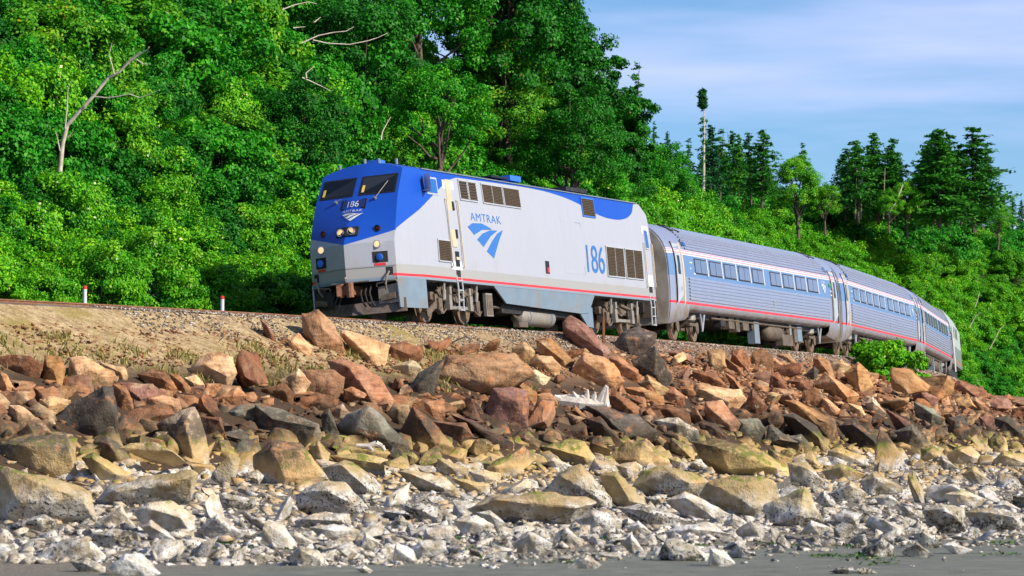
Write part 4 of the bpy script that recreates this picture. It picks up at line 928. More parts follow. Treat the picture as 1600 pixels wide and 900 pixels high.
def car_truck(car, cx):
    tr = MB()
    for sg in (-1, 1): tr.box((cx, sg * .55, .5), (2.9, .14, .25))
    tr.box((cx, 0, .6), (.5, 2., .3)); tk = tr.build('truck', M['truck_metal'], car, None)
    for dx in (-1.3, 1.3):
        for y in (.76, -.76): wheel(tk, cx + dx, y, .46)
        m = MB(); m.lathe((cx + dx, .92, .46), (0, 1, 0), [(0, .2), (.04, .2), (.06, .1)], 14); m.build('bearing', M['truck_metal'], tk)
    m = MB(); m.lathe((cx, 1.0, .62), (0, 0, 1), [(0, .2), (.05, .26), (.2, .26), (.25, .2)], 14); m.build('air_spring', M['pale_metal'], tk)
    m = MB(); m.box((cx, 1.1, .52), (.9, .12, .1)); m.build('brake_beam', M['truck_metal'], tk, None)
    for dx in (-.75,):
        m = MB(); m.prism([(cx + dx - .28, 1.3, .86), (cx + dx - .2, 1.3, .86), (cx + dx + .08, 1.25, .3), (cx + dx - .02, 1.25, .3)], (0, .05, 0)); m.prism([(cx + dx + .3, 1.3, .86), (cx + dx + .38, 1.3, .86), (cx + dx + .06, 1.25, .3), (cx + dx, 1.25, .3)], (0, .052, 0)); m.build('anchor_bracket', M['silver'], tk, None)
def make_car(sc, label, variant):
    car = empty('passenger_car', vehicle_matrix(sc, 18.) @ Matrix.Diagonal((1, 1, 1.06, 1))); tag(car, label, 'train car', 'silver passenger cars of the train'); hl = CARL / 2
    body = loft([hl - 2.2, -hl + 2.2], car_prof(True), 'body', M['car'], car, False)
    pf = car_prof(False); sm = [(y * .985, z if z > 1 else .45 + (z - .9) * 5.) for y, z in pf]
    for sg in (-1, 1):
        xs = [sg * (hl - 2.2), sg * (hl - .25), sg * hl]; n = len(pf); m = MB()
        rings = [pf, sm, [(y * .96, .45 + (z - .45) * .985) for y, z in sm]]
        m.v = [(x, y, z) for x, r_ in zip(xs, rings) for y, z in r_]; m.f = [(k * n + i, k * n + (i + 1) % n, (k + 1) * n + (i + 1) % n, (k + 1) * n + i) for k in range(2) for i in range(n)] + [tuple(range(2 * n, 3 * n))]
        m.v[0:n] = [(xs[0], y, (z if z > .995 else .62 + (z - .9) * 3.8)) for y, z in pf]
        e = m.build('vestibule', M['car'], car, 40)
        loft([sg * (hl - .01), sg * (hl + .035)], [(y * .93, .62 + (z - .62) * .965) for y, z in sm], 'end_wall', M['end_wall'], e, True, 40)
        if sg < 0: loft([-hl - .03, -hl - .56], [(y * .86, .75 + (z - .75) * .93) for y, z in pf], 'gangway', M['rubber'], car, True, 40)
        mm = MB(); mm.box((sg * (hl + .04), 0, 1.95), (.09, .9, 2.3)); mm.build('end_door', M['pale_metal'], e, None); mm = MB(); mm.box((sg * (hl + .17), 0, 2.0), (.28, 1.15, 2.3)); mm.build('diaphragm', M['rubber'], car, None)
        mm = MB(); mm.box((sg * (hl + .06), .75, .95), (.12, .5, .55)); mm.build('end_box', M['truck_metal'], e, None); mm = MB(); mm.box((sg * (hl + .1), 1.0, 1.9), (.16, .18, .16)); mm.build('end_lamp', M['truck_metal'], e, None)
        x = sg * (hl - 1.05); d = cslab('vestibule_door', x - .5, x + .5, .62, 3.05, M['silver'], car, -.02 + .02, .03, 7); cslab('door_slot', x - sg * .5 - .09, x - sg * .5 + .09, .75, 3.1, M['cream'] if sg > 0 else M['truck_metal'], d, .02, .03, 7); cslab('door_slot', x + sg * .46 - .05, x + sg * .46 + .05, .75, 3.1, M['cavity'], d, .016, .03, 7)
        cslab('door_window', x - .14, x + .14, 2.05, 2.65, M['glass'], d, .014)
        cslab('grab_iron', sg * (hl - 2.0) - .05, sg * (hl - 2.0) + .05, 3.0, 3.2, M['dark_metal'], car, .03); cslab('marker_lens', sg * (hl - 2.3) - .12, sg * (hl - 2.3) + .12, 3.02, 3.16, M['blue_glass'], car, .05)
        for k in (0, .55):
            xx = sg * (hl - 2.3 - k * 1.4); mm = MB(); mm.prism([(xx - .1, 1.12, 3.53), (xx + .1, 1.12, 3.53), (xx + .1, .6, 3.8), (xx - .1, .6, 3.8)], (0, .03, .04)); mm.build('roof_vent', M['dark_metal'], car, None)
    fw = [3.1, 5.15, 7.2, 9.25, 11.3, 14.05, 16.1, 18.15, 20.2]
    for s0 in fw:
        x0 = hl - s0 - 1.65; x1 = hl - s0; w = cslab('window', x0, x1, 2.13, 2.64, M['rubber'], car, .016)
        for a, b in ((x0 + .05, (x0 + x1) / 2 - .03), ((x0 + x1) / 2 + .03, x1 - .05)): cslab('pane', a, b, 2.17, 2.6, M['car_glass'], w, .024)
        cslab('window_post', x0 - .13, x0 - .03, 2.1, 2.68, M['white'], car, .03)
    # print
    ex = -hl + 3.0; decal('emblem', emblem(), lambda a, b: cside(ex + .35 - .75 * a, 2.15 + .36 * b, .012), M['white'], car); decal('lettering', text_mesh('AMTRAK', 1.1), lambda a, b: cside(ex + .35 - .75 * a, 2.55 + .07 * b, .012), M['white'], car)
    for s0, zz, wd in ((2.45, 2.45, .35), (2.45, 2.25, .12), (4.9 - 2.0, 2.1, .25), (24.0, 2.25, .25), (24.0, 2.1, .3)): cslab('notice', hl - s0 - wd, hl - s0, zz, zz + .05, M['white'], car, .012)
    m = MB(); p = cside(-hl + 2.0, 2.5, .02); m.lathe(p, (0, 1, 0), [(0, .08), (.04, .08), (.05, .04)], 12); m.build('door_light', emit('green_lamp', (.02, .3, .12), .4) if 'gl' not in M else M['gl'], car)
    cslab('fuel_cap', -1.6, -1.3, 1.45, 1.62, M['pale_metal'], car, .03)
    # underfloor
    m = MB(); m.box((0, 0, .85), (CARL - 4.5, 2.3, .25)); m.build('underframe', M['dark_metal'], car, None)
    for cx in (9.05, -9.05): car_truck(car, cx)
    m = MB(); m.lathe((-1.7, 1.0, .55), (-1, 0, 0), [(0, .06), (.08, .22), (.2, .29), (2.0, .29), (2.1, .22), (2.15, .06)], 18); m.build('air_tank', M['truck_metal'], car)
    for x, wd, z0, z1, mt in ((3.1, .5, .42, .88, 'truck_metal'), (4.0, .8, .5, .88, 'truck_metal'), (5.2, .7, .55, .9, 'dark_metal'), (.3, .75, .08, .85, 'grey_blue'), (1.9, .9, .5, .8, 'truck_metal'), (-4.5, 1.7, .1, .5, 'truck_metal'), (-5.9, .5, .25, .8, 'truck_metal'), (-6.6, .75, .3, .85, 'grey_blue'), (-5.1, .3, .4, .9, 'pale_metal')):
        m = MB(); m.box((x, 1.12, (z0 + z1) / 2), (wd, .28, z1 - z0)); m.build('equipment_box', M[mt], car, None)
    m = MB()
    for k in range(16): x = random.uniform(-7, 6.5); m.tube([(x, 1.15, .85), (x + .05, 1.2, .6), (x + random.uniform(-.5, .5), 1.15, random.uniform(.35, .6))], .03)
    m.tube([(-7, 1.25, .78), (6.8, 1.25, .78)], .035); tag(m.build('piping', M['truck_metal'], car, None), kind='stuff')
    return car
M['gl'] = emit('green_lamp', (.02, .3, .12), .4)
make_car(35.15, 'silver fluted passenger car with blue window band coupled right behind the locomotive', 0)
make_car(61.6, 'middle silver passenger car partly behind the green bush', 1)
make_car(88.05, 'third passenger car, foreshortened on the curve near the train end', 2)
# ---- rear cab unit
cab = empty('cab_car', vehicle_matrix(111.1, 11.)); tag(cab, 'tall pale green grey cab unit with red marker light at the train tail', 'train car')
prof = [(1.5, 1.0), (1.52, 1.1), (1.52, 3.2), (1.2, 3.95), (.85, 4.12), (0, 4.2), (-.85, 4.12), (-1.2, 3.95), (-1.52, 3.2), (-1.52, 1.1), (-1.5, 1.0)]
t = NT('cab_paint'); X, Y, Z = t.xyz(t.coords()); c = t.mix(t.step(Z, 2.1, 2.11), (.16, .2, .17), (.34, .4, .36)); c = t.mix(t.math('MULTIPLY', t.step(Z, 1.2, 1.21), t.step(Z, 1.3, 1.29)), c, (.5, .12, .06)); M['cab'] = t.fin(c, .45)
loft([8.3, -8.3], prof, 'body', M['cab'], cab, True, 25)
m = MB(); m.box((8.36, 1.1, 3.35), (.12, .42, .34)); o = m.build('lamp_box', M['black'], cab, None); m = MB(); m.lathe((8.42, 1.1, 3.36), (1, 0, 0), [(0, .13), (.04, .13), (.06, .06)], 14); m.build('lens', M['lamp_red'], o)
m = MB(); m.box((8.38, 0, 2.4), (.15, 1.2, 2.3)); m.build('end_door', M['dark_metal'], cab, None); m = MB(); m.tube([(8.2, 1.62, .5), (8.2, 1.64, 3.0)], .05); m.build('corner_handrail', M['white'], cab)
m = MB(); m.box((0, 0, .7), (15, 2.4, .5)); m.build('underframe', M['dark_metal'], cab, None)
for cx in (5., -5.): 
    tk = MB().box((cx, 1.05, .6), (2.8, .16, .3)).box((cx, -1.05, .6), (2.8, .16, .3)).build('truck', M['truck_metal'], cab, None)
    for dx in (-1.3, 1.3):
        for y in (.76, -.76): wheel(tk, cx + dx, y, .48)
for x in (2, -1, -3):
    m = MB(); m.prism([(x, 1.5, 2.6), (x + .9, 1.5, 2.6), (x + .9, 1.5, 3.2), (x, 1.5, 3.2)], (0, .04, 0)); m.build('side_grille', M['louver'], cab, None)
# ------------------------------------------------------------------ foliage
def leaf_mat(name, stops, rough=.45):
    t = NT(name); a = t.n('Attribute', attribute_name='lv'); oi = t.n('ObjectInfo'); c = t.ramp(a.outputs['Fac'], stops)
    c = t.mix(1., c, t.ramp(oi.outputs['Random'], [(0, (.8, .85, .9)), (.5, (1, 1, 1)), (1, (1.3, 1.15, .8))]), 'MULTIPLY')
    t.fin(c, rough + .08, 0, .22); tr = t.n('BsdfTranslucent'); t.set(tr.inputs[0], t.mix(1., c, (1.1, 1.35, .5), 'MULTIPLY')); ms = t.n('MixShader'); ms.inputs[0].default_value = .22
    t.t.links.new(t.b.outputs[0], ms.inputs[1]); t.t.links.new(tr.outputs[0], ms.inputs[2]); t.t.links.new(ms.outputs[0], t.out.inputs[0]); return t.m
M['leaf'] = leaf_mat('leaf_green', [(0, (.008, .1, .003)), (.5, (.018, .22, .005)), (.85, (.06, .34, .01)), (1, (.22, .42, .03))])
M['leaf_dark'] = leaf_mat('leaf_dark_green', [(0, (.006, .07, .004)), (.6, (.012, .15, .005)), (.95, (.035, .24, .008)), (1, (.22, .14, .02))])
M['leaf_bright'] = leaf_mat('leaf_bright_green', [(0, (.02, .15, .003)), (.5, (.075, .35, .005)), (.85, (.18, .47, .008)), (.985, (.3, .52, .04)), (1, (.6, .65, .4))])
M['leaf_yellow'] = leaf_mat('leaf_yellow_green', [(0, (.02, .13, .004)), (.5, (.06, .28, .008)), (.9, (.16, .4, .015)), (1, (.38, .24, .03))])
M['needle'] = leaf_mat('needle_green', [(0, (.015, .11, .016)), (.6, (.04, .22, .02)), (1, (.11, .36, .03))], .6)
M['needle_blue'] = leaf_mat('needle_blue_green', [(0, (.012, .08, .035)), (.6, (.028, .16, .055)), (1, (.07, .27, .06))], .6)
M['needle_red'] = leaf_mat('needle_red', [(0, (.06, .03, .02)), (1, (.2, .09, .06))], .7)
M['bark_mid'] = simple('bark_mid', (.26, .21, .165), .9, 0, .3, 6, .4); M['bark'] = simple('bark', (.1, .075, .055), .9, 0, .4, 9, .5); M['bark_pale'] = simple('bark_pale', (.5, .44, .36), .85, 0, .2, 5, .4, (.3, .24, .18))
def leaf_quads(P, Nn, L, W, lv, droop=None):
    n = len(P); Nn = Nn / (np.linalg.norm(Nn, axis=1, keepdims=True) + 1e-6); r = rng.normal(size=(n, 3))
    if droop is not None: r += droop
    U = r - (r * Nn).sum(1, keepdims=True) * Nn; U /= np.linalg.norm(U, axis=1, keepdims=True) + 1e-6; Wv = np.cross(Nn, U); L = L[:, None]; W = W[:, None]
    V = np.stack([P - U * L * .5, P + Wv * W * .5 + Nn * W * .12, P + U * L * .5, P - Wv * W * .5 + Nn * W * .12], 1)
    return V.reshape(-1, 3), np.arange(4 * n).reshape(-1, 4), lv
def leaf_mesh(name, parts, mats):
    V = []; F = []; A = []; k = 0
    for v, f, a in parts: V.append(v); F.append(f + k); A.append(a); k += len(v)
    me = np_mesh(name, np.concatenate(V), np.concatenate(F), 4); at = me.attributes.new('lv', 'FLOAT', 'FACE'); at.data.foreach_set('value', np.concatenate(A).astype(np.float32)); me.materials.append(mats); return me
def crown(seed, rad, ncl, nleaf, ls, base=.0, up=.35, clump=.33, shell=.45):
    g = np.random.default_rng(seed); d = g.normal(size=(ncl, 3)); d /= np.linalg.norm(d, axis=1, keepdims=True); d[:, 2] = np.where(d[:, 2] < -.5, -d[:, 2], d[:, 2])
    rr = shell + (1 - shell) * g.random(ncl) ** .6; lump = 1 + .22 * np.sin(d[:, 0] * 3.1 + seed) * np.cos(d[:, 1] * 2.7 + seed * 1.7) + g.normal(0, .08, ncl)
    c = d * (rr * lump)[:, None] * np.array(rad); c[:, 2] += rad[2] * (1 - base); k = g.integers(0, ncl, nleaf); cs = clump * min(rad) * g.uniform(.6, 1.2, ncl)
    o = g.normal(size=(nleaf, 3)); o /= np.linalg.norm(o, axis=1, keepdims=True); o *= (g.random(nleaf) ** .45)[:, None]; o[:, 2] *= .7
    P = c[k] + o * cs[k][:, None]; Nn = o * .9 + d[k] * .5 + g.normal(0, .55, (nleaf, 3)); Nn[:, 2] += up; lv = np.clip(g.normal(.5, .2, nleaf) + g.normal(0, .12, ncl)[k], 0, .93); lv[g.random(nleaf) < .004] = 1.
    return leaf_quads(P, Nn, ls * g.uniform(.7, 1.3, nleaf), ls * g.uniform(.45, .8, nleaf), lv), c
def limb(m, a, b, r0, r1, seg=5, wob=.12, rd=random):
    a, b = Vector(a), Vector(b); L = (b - a).length; p = a; 
    for i in range(1, seg + 1):
        q = a.lerp(b, i / seg) + (Vector((rd.gauss(0, 1), rd.gauss(0, 1), rd.gauss(0, .6))) * wob * L / seg if i < seg else Vector())
        m.cyl(p, q, r0 + (r1 - r0) * (i - 1) / seg, r0 + (r1 - r0) * i / seg, n=7, cap=False); p = q
def trunk_mesh(c, h, r, seed, nl=8):
    rd = random.Random(seed); m = MB(); limb(m, (0, 0, -.4), (rd.gauss(0, .1), rd.gauss(0, .1), h * .75), r, r * .35, 6, .1, rd)
    for i in range(nl):
        q = c[rd.randrange(len(c))]; z = h * rd.uniform(.2, .65); limb(m, (0, 0, z), q, r * .4, r * .08, 4, .15, rd)
    me = bpy.data.meshes.new('trunk'); me.from_pydata(m.v, [], m.f); me.polygons.foreach_set('use_smooth', [True] * len(me.polygons)); me.materials.append(M['bark']); return me
SHRUB = {}; TREE = {}
for key, mt in (('g', 'leaf'), ('d', 'leaf_dark'), ('b', 'leaf_bright'), ('y', 'leaf_yellow')):
    SHRUB[key] = []
    for i in range(3):
        q, c = crown(hash_ := 20 + i + ord(key), (1.25, 1.25, 1.05), 60, 11000, .105 if key != 'b' else .095, .15); me = leaf_mesh('foliage', [q], M[mt]); SHRUB[key].append((me, trunk_mesh(c, 1.4, .06, i, 7)))
    TREE[key] = []
    for i in range(2):
        q, c = crown(60 + i + ord(key), (2.5, 2.4, 3.0), 120, 26000, .13, -.35, .3, .24, .5); TREE[key].append((leaf_mesh('crown', [q], M[mt]), trunk_mesh(c, 5.0, .2, i + 9, 12)))
def put(kind, name, me_pair, loc, sc, label, cat, group, parts=True, lean=0.):
    rz = random.uniform(0, 6.28)
    if parts:
        e = empty(name); e.location = loc; e.scale = sc; e.rotation_euler = (random.gauss(0, lean), random.gauss(0, lean), rz)
        for nm, me in zip(('foliage' if kind == 's' else 'crown', 'stem' if kind == 's' else 'trunk'), me_pair): o = bpy.data.objects.new(nm, me); COL.objects.link(o); o.parent = e
    else:
        e = bpy.data.objects.new(name, me_pair[0]); COL.objects.link(e); e.location = loc; e.scale = sc; e.rotation_euler = (0, 0, rz)
    return tag(e, label, cat, group)
# hillside cover: placed on the bluff by distance along the line and height up the slope
def seen(p, r):
    px, py = proj(p); k = r * FPX / p.y; return -k < px < 1600 + k and -k * 1.3 < py < 640
placed = []
def cover(s0, s1, t0, t1, n, kinds, r0, r1, label, group, mind=.8, parts=True, z_off=-.25):
    for _ in range(n * 14):
        if n <= 0: break
        s = random.uniform(s0, s1); tt = random.uniform(t0, t1); p = st_xyz(s, tt); p.z = float(prof_z(s, tt)) + z_off; r = random.uniform(r0, r1)
        if not seen(p, r) or any((p - q).length < mind * (r + rq) * .62 for q, rq in placed): continue
        placed.append((p, r)); n -= 1; k = r / 1.3; kk = random.choice(kinds)
        put('s', 'leafy_shrub', random.choice(SHRUB[kk]), p, (k * random.uniform(.9, 1.15), k * random.uniform(.9, 1.15), k * random.uniform(.8, 1.2)), place_label(('large ' if r > (r0 + r1) / 2 + .1 else 'small ' if r < (r0 + r1) / 2 - .1 else '') + {'b': 'bright green', 'g': 'mid green', 'd': 'dark green', 'y': 'yellowish green'}[kk] + ' ' + label, p, r), 'shrub', group, parts)
def place_label(what, p, r):
    px, py = proj((p.x, p.y, p.z + r)); 
    col = ('left of the bare leaning tree' if px < 90 else 'below the bare leaning tree' if px < 160 and py > 200 else 'above the first marker post' if px < 200 else 'between the two marker posts' if px < 320 else 'above the second marker post' if px < 400 else "just left of the locomotive's nose" if px < 490 else 'behind the locomotive cab' if px < 640 else "behind the locomotive's blue emblem" if px < 780 else "behind the locomotive's middle" if px < 900 else "behind the locomotive's rear" if px < 1030 else 'behind the first car' if px < 1310 else 'behind the second car' if px < 1440 else 'right of the train tail')
    row = 'lowest ' if py > 440 else 'low ' if py > 380 else 'mid height ' if py > 300 else 'higher ' if py > 220 else 'high ' if py > 130 else 'upper ' if py > 50 else 'topmost '
    return f"{row}{what} {col}"
def thicket(name, s0, s1, t0, t1, n, r0, r1, key, label, grid=()):
    P = []; sc = []; rot = []; idd = []; k = 0
    for a_, b_ in grid:          # make sure no bare soil shows: one bush wherever the sight line meets the slope
        p = hit(a_ + random.uniform(-12, 12), b_ + random.uniform(-12, 12), 0, 80)
        if p is None or samp(RT, p.x, p.y) > -4: continue
        f = random.uniform(r0, r1) / 1.3; P.append((p.x, p.y, p.z - .35)); sc.append((f, f, f * random.uniform(.7, 1.05))); rot.append((0, 0, random.uniform(0, 6.28))); idd.append(len(P) % 3)
    for _ in range(n * 12):
        if k >= n: break
        s = random.uniform(s0, s1); tt = random.uniform(t0, t1); p = st_xyz(s, tt); p.z = float(prof_z(s, tt)) - .35; r = random.uniform(r0, r1)
        if not seen(p, r): continue
        P.append(tuple(p)); f = r / 1.3; sc.append((f * random.uniform(.9, 1.15), f * random.uniform(.9, 1.15), f * random.uniform(.75, 1.15))); rot.append((0, 0, random.uniform(0, 6.28))); idd.append(k % 3); k += 1
    me = bpy.data.meshes.new(name); me.from_pydata(P, [], []); me.materials.append(M['leaf'])
    for nm, ty, da in (('sc', 'FLOAT_VECTOR', sc), ('rot', 'FLOAT_VECTOR', rot)): me.attributes.new(nm, ty, 'POINT').data.foreach_set('vector', np.array(da, np.float32).ravel())
    me.attributes.new('pick', 'INT', 'POINT').data.foreach_set('value', np.array(idd, np.int32))
    o = link_mesh(name, me); g = bpy.data.node_groups.new(name, 'GeometryNodeTree'); g.interface.new_socket('Geometry', in_out='INPUT', socket_type='NodeSocketGeometry'); g.interface.new_socket('Geometry', in_out='OUTPUT', socket_type='NodeSocketGeometry')
    gi = g.nodes.new('NodeGroupInput'); go = g.nodes.new('NodeGroupOutput'); jn = g.nodes.new('GeometryNodeJoinGeometry'); g.links.new(jn.outputs[0], go.inputs[0])
    def attr(nm, ty): x = g.nodes.new('GeometryNodeInputNamedAttribute'); x.data_type = ty; x.inputs['Name'].default_value = nm; return x.outputs['Attribute']
    e2r = g.nodes.new('FunctionNodeEulerToRotation'); g.links.new(attr('rot', 'FLOAT_VECTOR'), e2r.inputs[0]); scl = attr('sc', 'FLOAT_VECTOR'); pk = attr('pick', 'INT')
    for i in range(3):
        src = next(ob for ob in COL.objects if ob.data is SHRUB[key][i][0]); oi = g.nodes.new('GeometryNodeObjectInfo'); oi.transform_space = 'ORIGINAL'; oi.inputs['Object'].default_value = src; oi.inputs['As Instance'].default_value = True
        cp = g.nodes.new('FunctionNodeCompare'); cp.data_type = 'INT'; cp.operation = 'EQUAL'; g.links.new(pk, cp.inputs[2]); cp.inputs[3].default_value = i
        ip = g.nodes.new('GeometryNodeInstanceOnPoints'); g.links.new(gi.outputs[0], ip.inputs['Points']); g.links.new(cp.outputs[0], ip.inputs['Selection']); g.links.new(oi.outputs['Geometry'], ip.inputs['Instance']); g.links.new(e2r.outputs[0], ip.inputs['Rotation']); g.links.new(scl, ip.inputs['Scale']); g.links.new(ip.outputs[0], jn.inputs[0])
    o.modifiers.new('scatter', 'NODES').node_group = g
    return tag(o, label, 'thicket', kind='stuff')
cover(-28, 14, -8.8, -5.6, 62, 'bbb', .9, 1.45, 'trackside shrub', 'bright shrubs beside the track', .62)
cover(14, 70, -8.4, -5.8, 24, 'bgb', .8, 1.3, 'shrub', 'shrubs behind the train', .75)
cover(-32, 60, -12.5, -8.4, 95, 'ggbyb', 1.1, 1.8, 'leafy shrub', 'shrubs on the lower bluff', .6)
cover(-32, 75, -19, -12, 95, 'gdgy', 1.3, 2.1, 'dense shrub', 'shrubs on the upper bluff', .6)
for k_ in 'gbd':
    for i_ in range(3):
        if not any(ob.data is SHRUB[k_][i_][0] for ob in COL.objects): cover(-10, 40, -12, -8, 1, k_, 1.1, 1.6, 'leafy shrub', 'shrubs on the lower bluff', .3)
thicket('bluff_undergrowth', -34, 80, -17, -6, 220, .8, 1.4, 'd', 'undergrowth filling the bluff between the shrubs behind the locomotive', [(a, b) for a in range(0, 1010, 34) for b in range(70, 440, 42)])  # dark leaf colour stands in for shadowed hollows between the shrubs
thicket('hillside_thicket', 55, 215, -14, -4.5, 330, 1.0, 1.8, 'b', 'thicket of bright green bushes covering the hillside behind the passenger cars', [(a, b) for a in range(1010, 1620, 30) for b in range(335, 570, 34)])
thicket('hilltop_thicket', 60, 240, -34, -12, 330, 1.2, 2.1, 'b', 'thicket of rounded green bushes along the hilltop above the passenger cars')
thicket('ridge_thicket', 60, 260, -46, -17, 330, 1.9, 2.8, 'g', 'row of taller green bushes under the conifers on the ridge')
thicket('shore_thicket', 110, 225, -10, -3.2, 160, .9, 1.5, 'g', 'low green thicket beside the track right of the train tail')
print('shrubs', len(placed))
# single trees read from the photograph: (px, py of crown centre, distance, scale, kind, label)
TR = [(60, 110, 128, 1.0, 'y', 'yellowish leafy tree at the upper left corner'), (250, 60, 134, 1.05, 'g', 'green leafy tree behind the bare leaning trunk'), (330, 200, 126, .8, 'g', 'mid green tree right of the bare leaning trunk'),
      (420, 40, 140, 1.0, 'y', 'yellow green tree with bare twigs at its top'), (560, 120, 138, 1.05, 'd', 'dark leafy tree above the locomotive cab'), (660, 30, 146, 1.1, 'g', 'tall green tree left of the poplar'), (690, 190, 132, .7, 'g', 'small leafy tree just above the locomotive roof'),
      (780, 170, 150, .9, 'y', 'light yellow green tree below the poplar'), (470, 220, 125, .7, 'd', 'shaded dark tree left above the locomotive nose'), (150, 210, 122, .7, 'g', 'leafy tree around the foot of the bare trunk'),
      (900, 255, 158, .75, 'y', 'loose light green tree beside the exhaust hatch'), (960, 280, 165, .7, 'd', 'dark leafy tree at the right foot of the poplar'), (885, 235, 147, .8, 'd', 'dark bushy tree in front of the orange tinged tree'), (930, 300, 160, .7, 'g', 'green bushy tree just above the locomotive rear vent'), (500, 25, 143, 1.15, 'g', 'tall green tree between the bare twigs and the cab'), (765, 60, 158, 1.2, 'g', 'green tree filling behind the poplar'), (1040, 290, 185, .7, 'g', 'small green tree above the gap behind the locomotive')]
for px, py, d, k, kd, lb in TR:
    p = ray(px, py, d); h = 4.05 * k; base = Vector((p.x, p.y, p.z - h)); 
    put('t', 'broadleaf_tree', random.choice(TREE[kd]), base, (k, k, k), lb, 'tree', 'broadleaf trees on the bluff', True, .06)
# the tall poplar
for (px, py, d, rx, rz_, lb, mt, seed) in ((800, 60, 150, 3.2, 5.2, 'tall poplar with upward clumps of dark green leaves against the sky', 'leaf_dark', 3), (890, 150, 156, 2.6, 3.8, 'dark green tree with orange tinged leaves at the skyline slope', 'leaf_dark', 5), (955, 225, 162, 1.9, 2.6, 'lower dark tree stepping down to the skyline gap', 'leaf_dark', 8)):
    q, c = crown(300 + seed, (rx, rx * .9, rz_), 210, 52000, .15, 0, .25, .2, .3); me = leaf_mesh('crown', [q], M[mt]); tm = trunk_mesh(c, rz_ * 2, .17, seed, 26); pass
    p = ray(px, py, d); e = put('t', 'poplar_tree', (me, tm), (p.x, p.y, p.z - rz_), (1, 1, 1), lb, 'tree', None)
# conifers on the skyline
def conifer(seed, h, w, mt, bare=.12, dens=1., top=1.0):
    g = np.random.default_rng(seed); rd = random.Random(seed); m = MB(); limb(m, (0, 0, -.6), (rd.gauss(0, .03) * h, 0, h), h * .01 + .05, .02, 8, .012, rd); P = []; N_ = []; nb = int(h * 10 * dens)
    for i in range(nb):
        f = bare + (1 - bare) * (i + rd.random()) / nb; z = h * f; L = w * ((1 - f) ** .75 * .9 + .1) * rd.uniform(.5, 1.15) * (top if f > .8 else 1); az = rd.uniform(0, 6.28)
        if rd.random() < .1: continue
        a = Vector((0, 0, z)); e = Vector((math.cos(az) * L, math.sin(az) * L, z - L * rd.uniform(-.05, .45) * (1.3 - f))); limb(m, a, e, .035, .012, 2, .05, rd)
        k = int(24 * min(dens, 1.5) * L + 8); u = g.random(k) ** .7; pts = np.array(a)[None] * (1 - u[:, None]) + np.array(e)[None] * u[:, None]; sp = .12 + .26 * L * np.sin(np.clip(u, 0, 1) * 2.6); pts += g.normal(size=(k, 3)) * sp[:, None] * np.array([1, 1, .38]) * .55; P.append(pts); N_.append(g.normal(0, .5, (k, 3)) + np.array([0, 0, .8]))
    P = np.concatenate(P); N_ = np.concatenate(N_); n = len(P); q = leaf_quads(P, N_, g.uniform(.25, .55, n), g.uniform(.12, .26, n), np.clip(g.normal(.5, .22, n), 0, 1)); me = leaf_mesh('crown', [q], M[mt])
    tm = bpy.data.meshes.new('trunk'); tm.from_pydata(m.v, [], m.f); tm.materials.append(M['bark_pale'] if bare > .25 else M['bark']); return me, tm
CON = [conifer(1, 9, 2.5, 'needle'), conifer(2, 9, 2.1, 'needle_blue'), conifer(3, 9, 3.2, 'needle', .12), conifer(4, 9, 2.9, 'needle', .05, 1.2), conifer(5, 9, 1.7, 'needle', .1, .8)]
# (px of trunk, py top, py base, distance, variant, width factor, label)
CF = [(990, 95, 240, 215, 4, .8, 'slender conifer rising beside the poplar edge'), (1023, 188, 250, 250, 4, .8, 'small pointed conifer in the skyline gap'), (1044, 205, 260, 260, 1, .7, 'hazy little conifer left of the lone tall fir'),
      (1076, 215, 290, 255, 4, .9, 'short thin conifer at the foot of the lone fir'), (1113, 195, 300, 255, 1, 1.0, 'conifer right behind the lone tall fir trunk'), (1125, 200, 300, 260, 4, 1.2, 'open crowned conifer beside the lone tall fir'), (1145, 205, 300, 262, 1, .9, 'bluish conifer second right of the lone fir'),
      (1155, 210, 300, 258, 0, .7, 'narrow conifer in the left skyline cluster'), (1174, 207, 305, 260, 1, 1.0, 'dark blue conifer in the middle of the left cluster'), (1191, 203, 310, 255, 0, 1.2, 'greenest pointed conifer at the right of the left cluster'),
      (1256, 222, 310, 270, 4, 1.0, 'small conifer behind the round green tree'), (1322, 232, 330, 275, 1, 1.2, 'dark conifer left of the pair of bare trunks'), (1342, 219, 333, 270, 2, 1.0, 'conifer with two pale bare lower trunks'), (1371, 208, 330, 275, 3, 1.0, 'dense dark conifer just left of the leaning trunk'),
      (1397, 216, 332, 275, 2, .9, 'open topped conifer above the leaning trunk'), (1446, 245, 335, 278, 3, 1.1, 'low dark conifer filling beside the broad fir'), (1456, 208, 335, 275, 3, 1.05, 'left spire of the broad dark firs'), (1469, 201, 338, 270, 3, 1.25, 'broadest tallest fir on the skyline'), (1480, 210, 338, 274, 0, 1.2, 'right spire beside the broadest fir'),
      (1502, 230, 335, 280, 1, .9, 'ragged dark conifer between the broad fir and the last spire'), (1523, 198, 345, 272, 2, 1.35, 'tall loose fir at the right end of the skyline'), (1535, 265, 345, 274, 3, .9, 'skirt of dark conifer under the last tall fir'),
      (1568, 313, 345, 330, 1, .8, 'tiny distant conifer near the right edge'), (1584, 308, 348, 325, 0, .9, 'small distant conifer at the right edge'), (1598, 312, 350, 325, 1, .9, 'rightmost distant conifer cut by the frame')]
for px, pt, pb, d, var, wf, lb in CF:
    b = ray(px, pb + 8, d); h = (pb + 8 - pt) * d / FPX; k = h / 9; e = put('t', 'conifer', CON[var], b, (k * wf * 1.2, k * wf * 1.2, k), lb, 'tree', 'conifers along the skyline', True, .02)
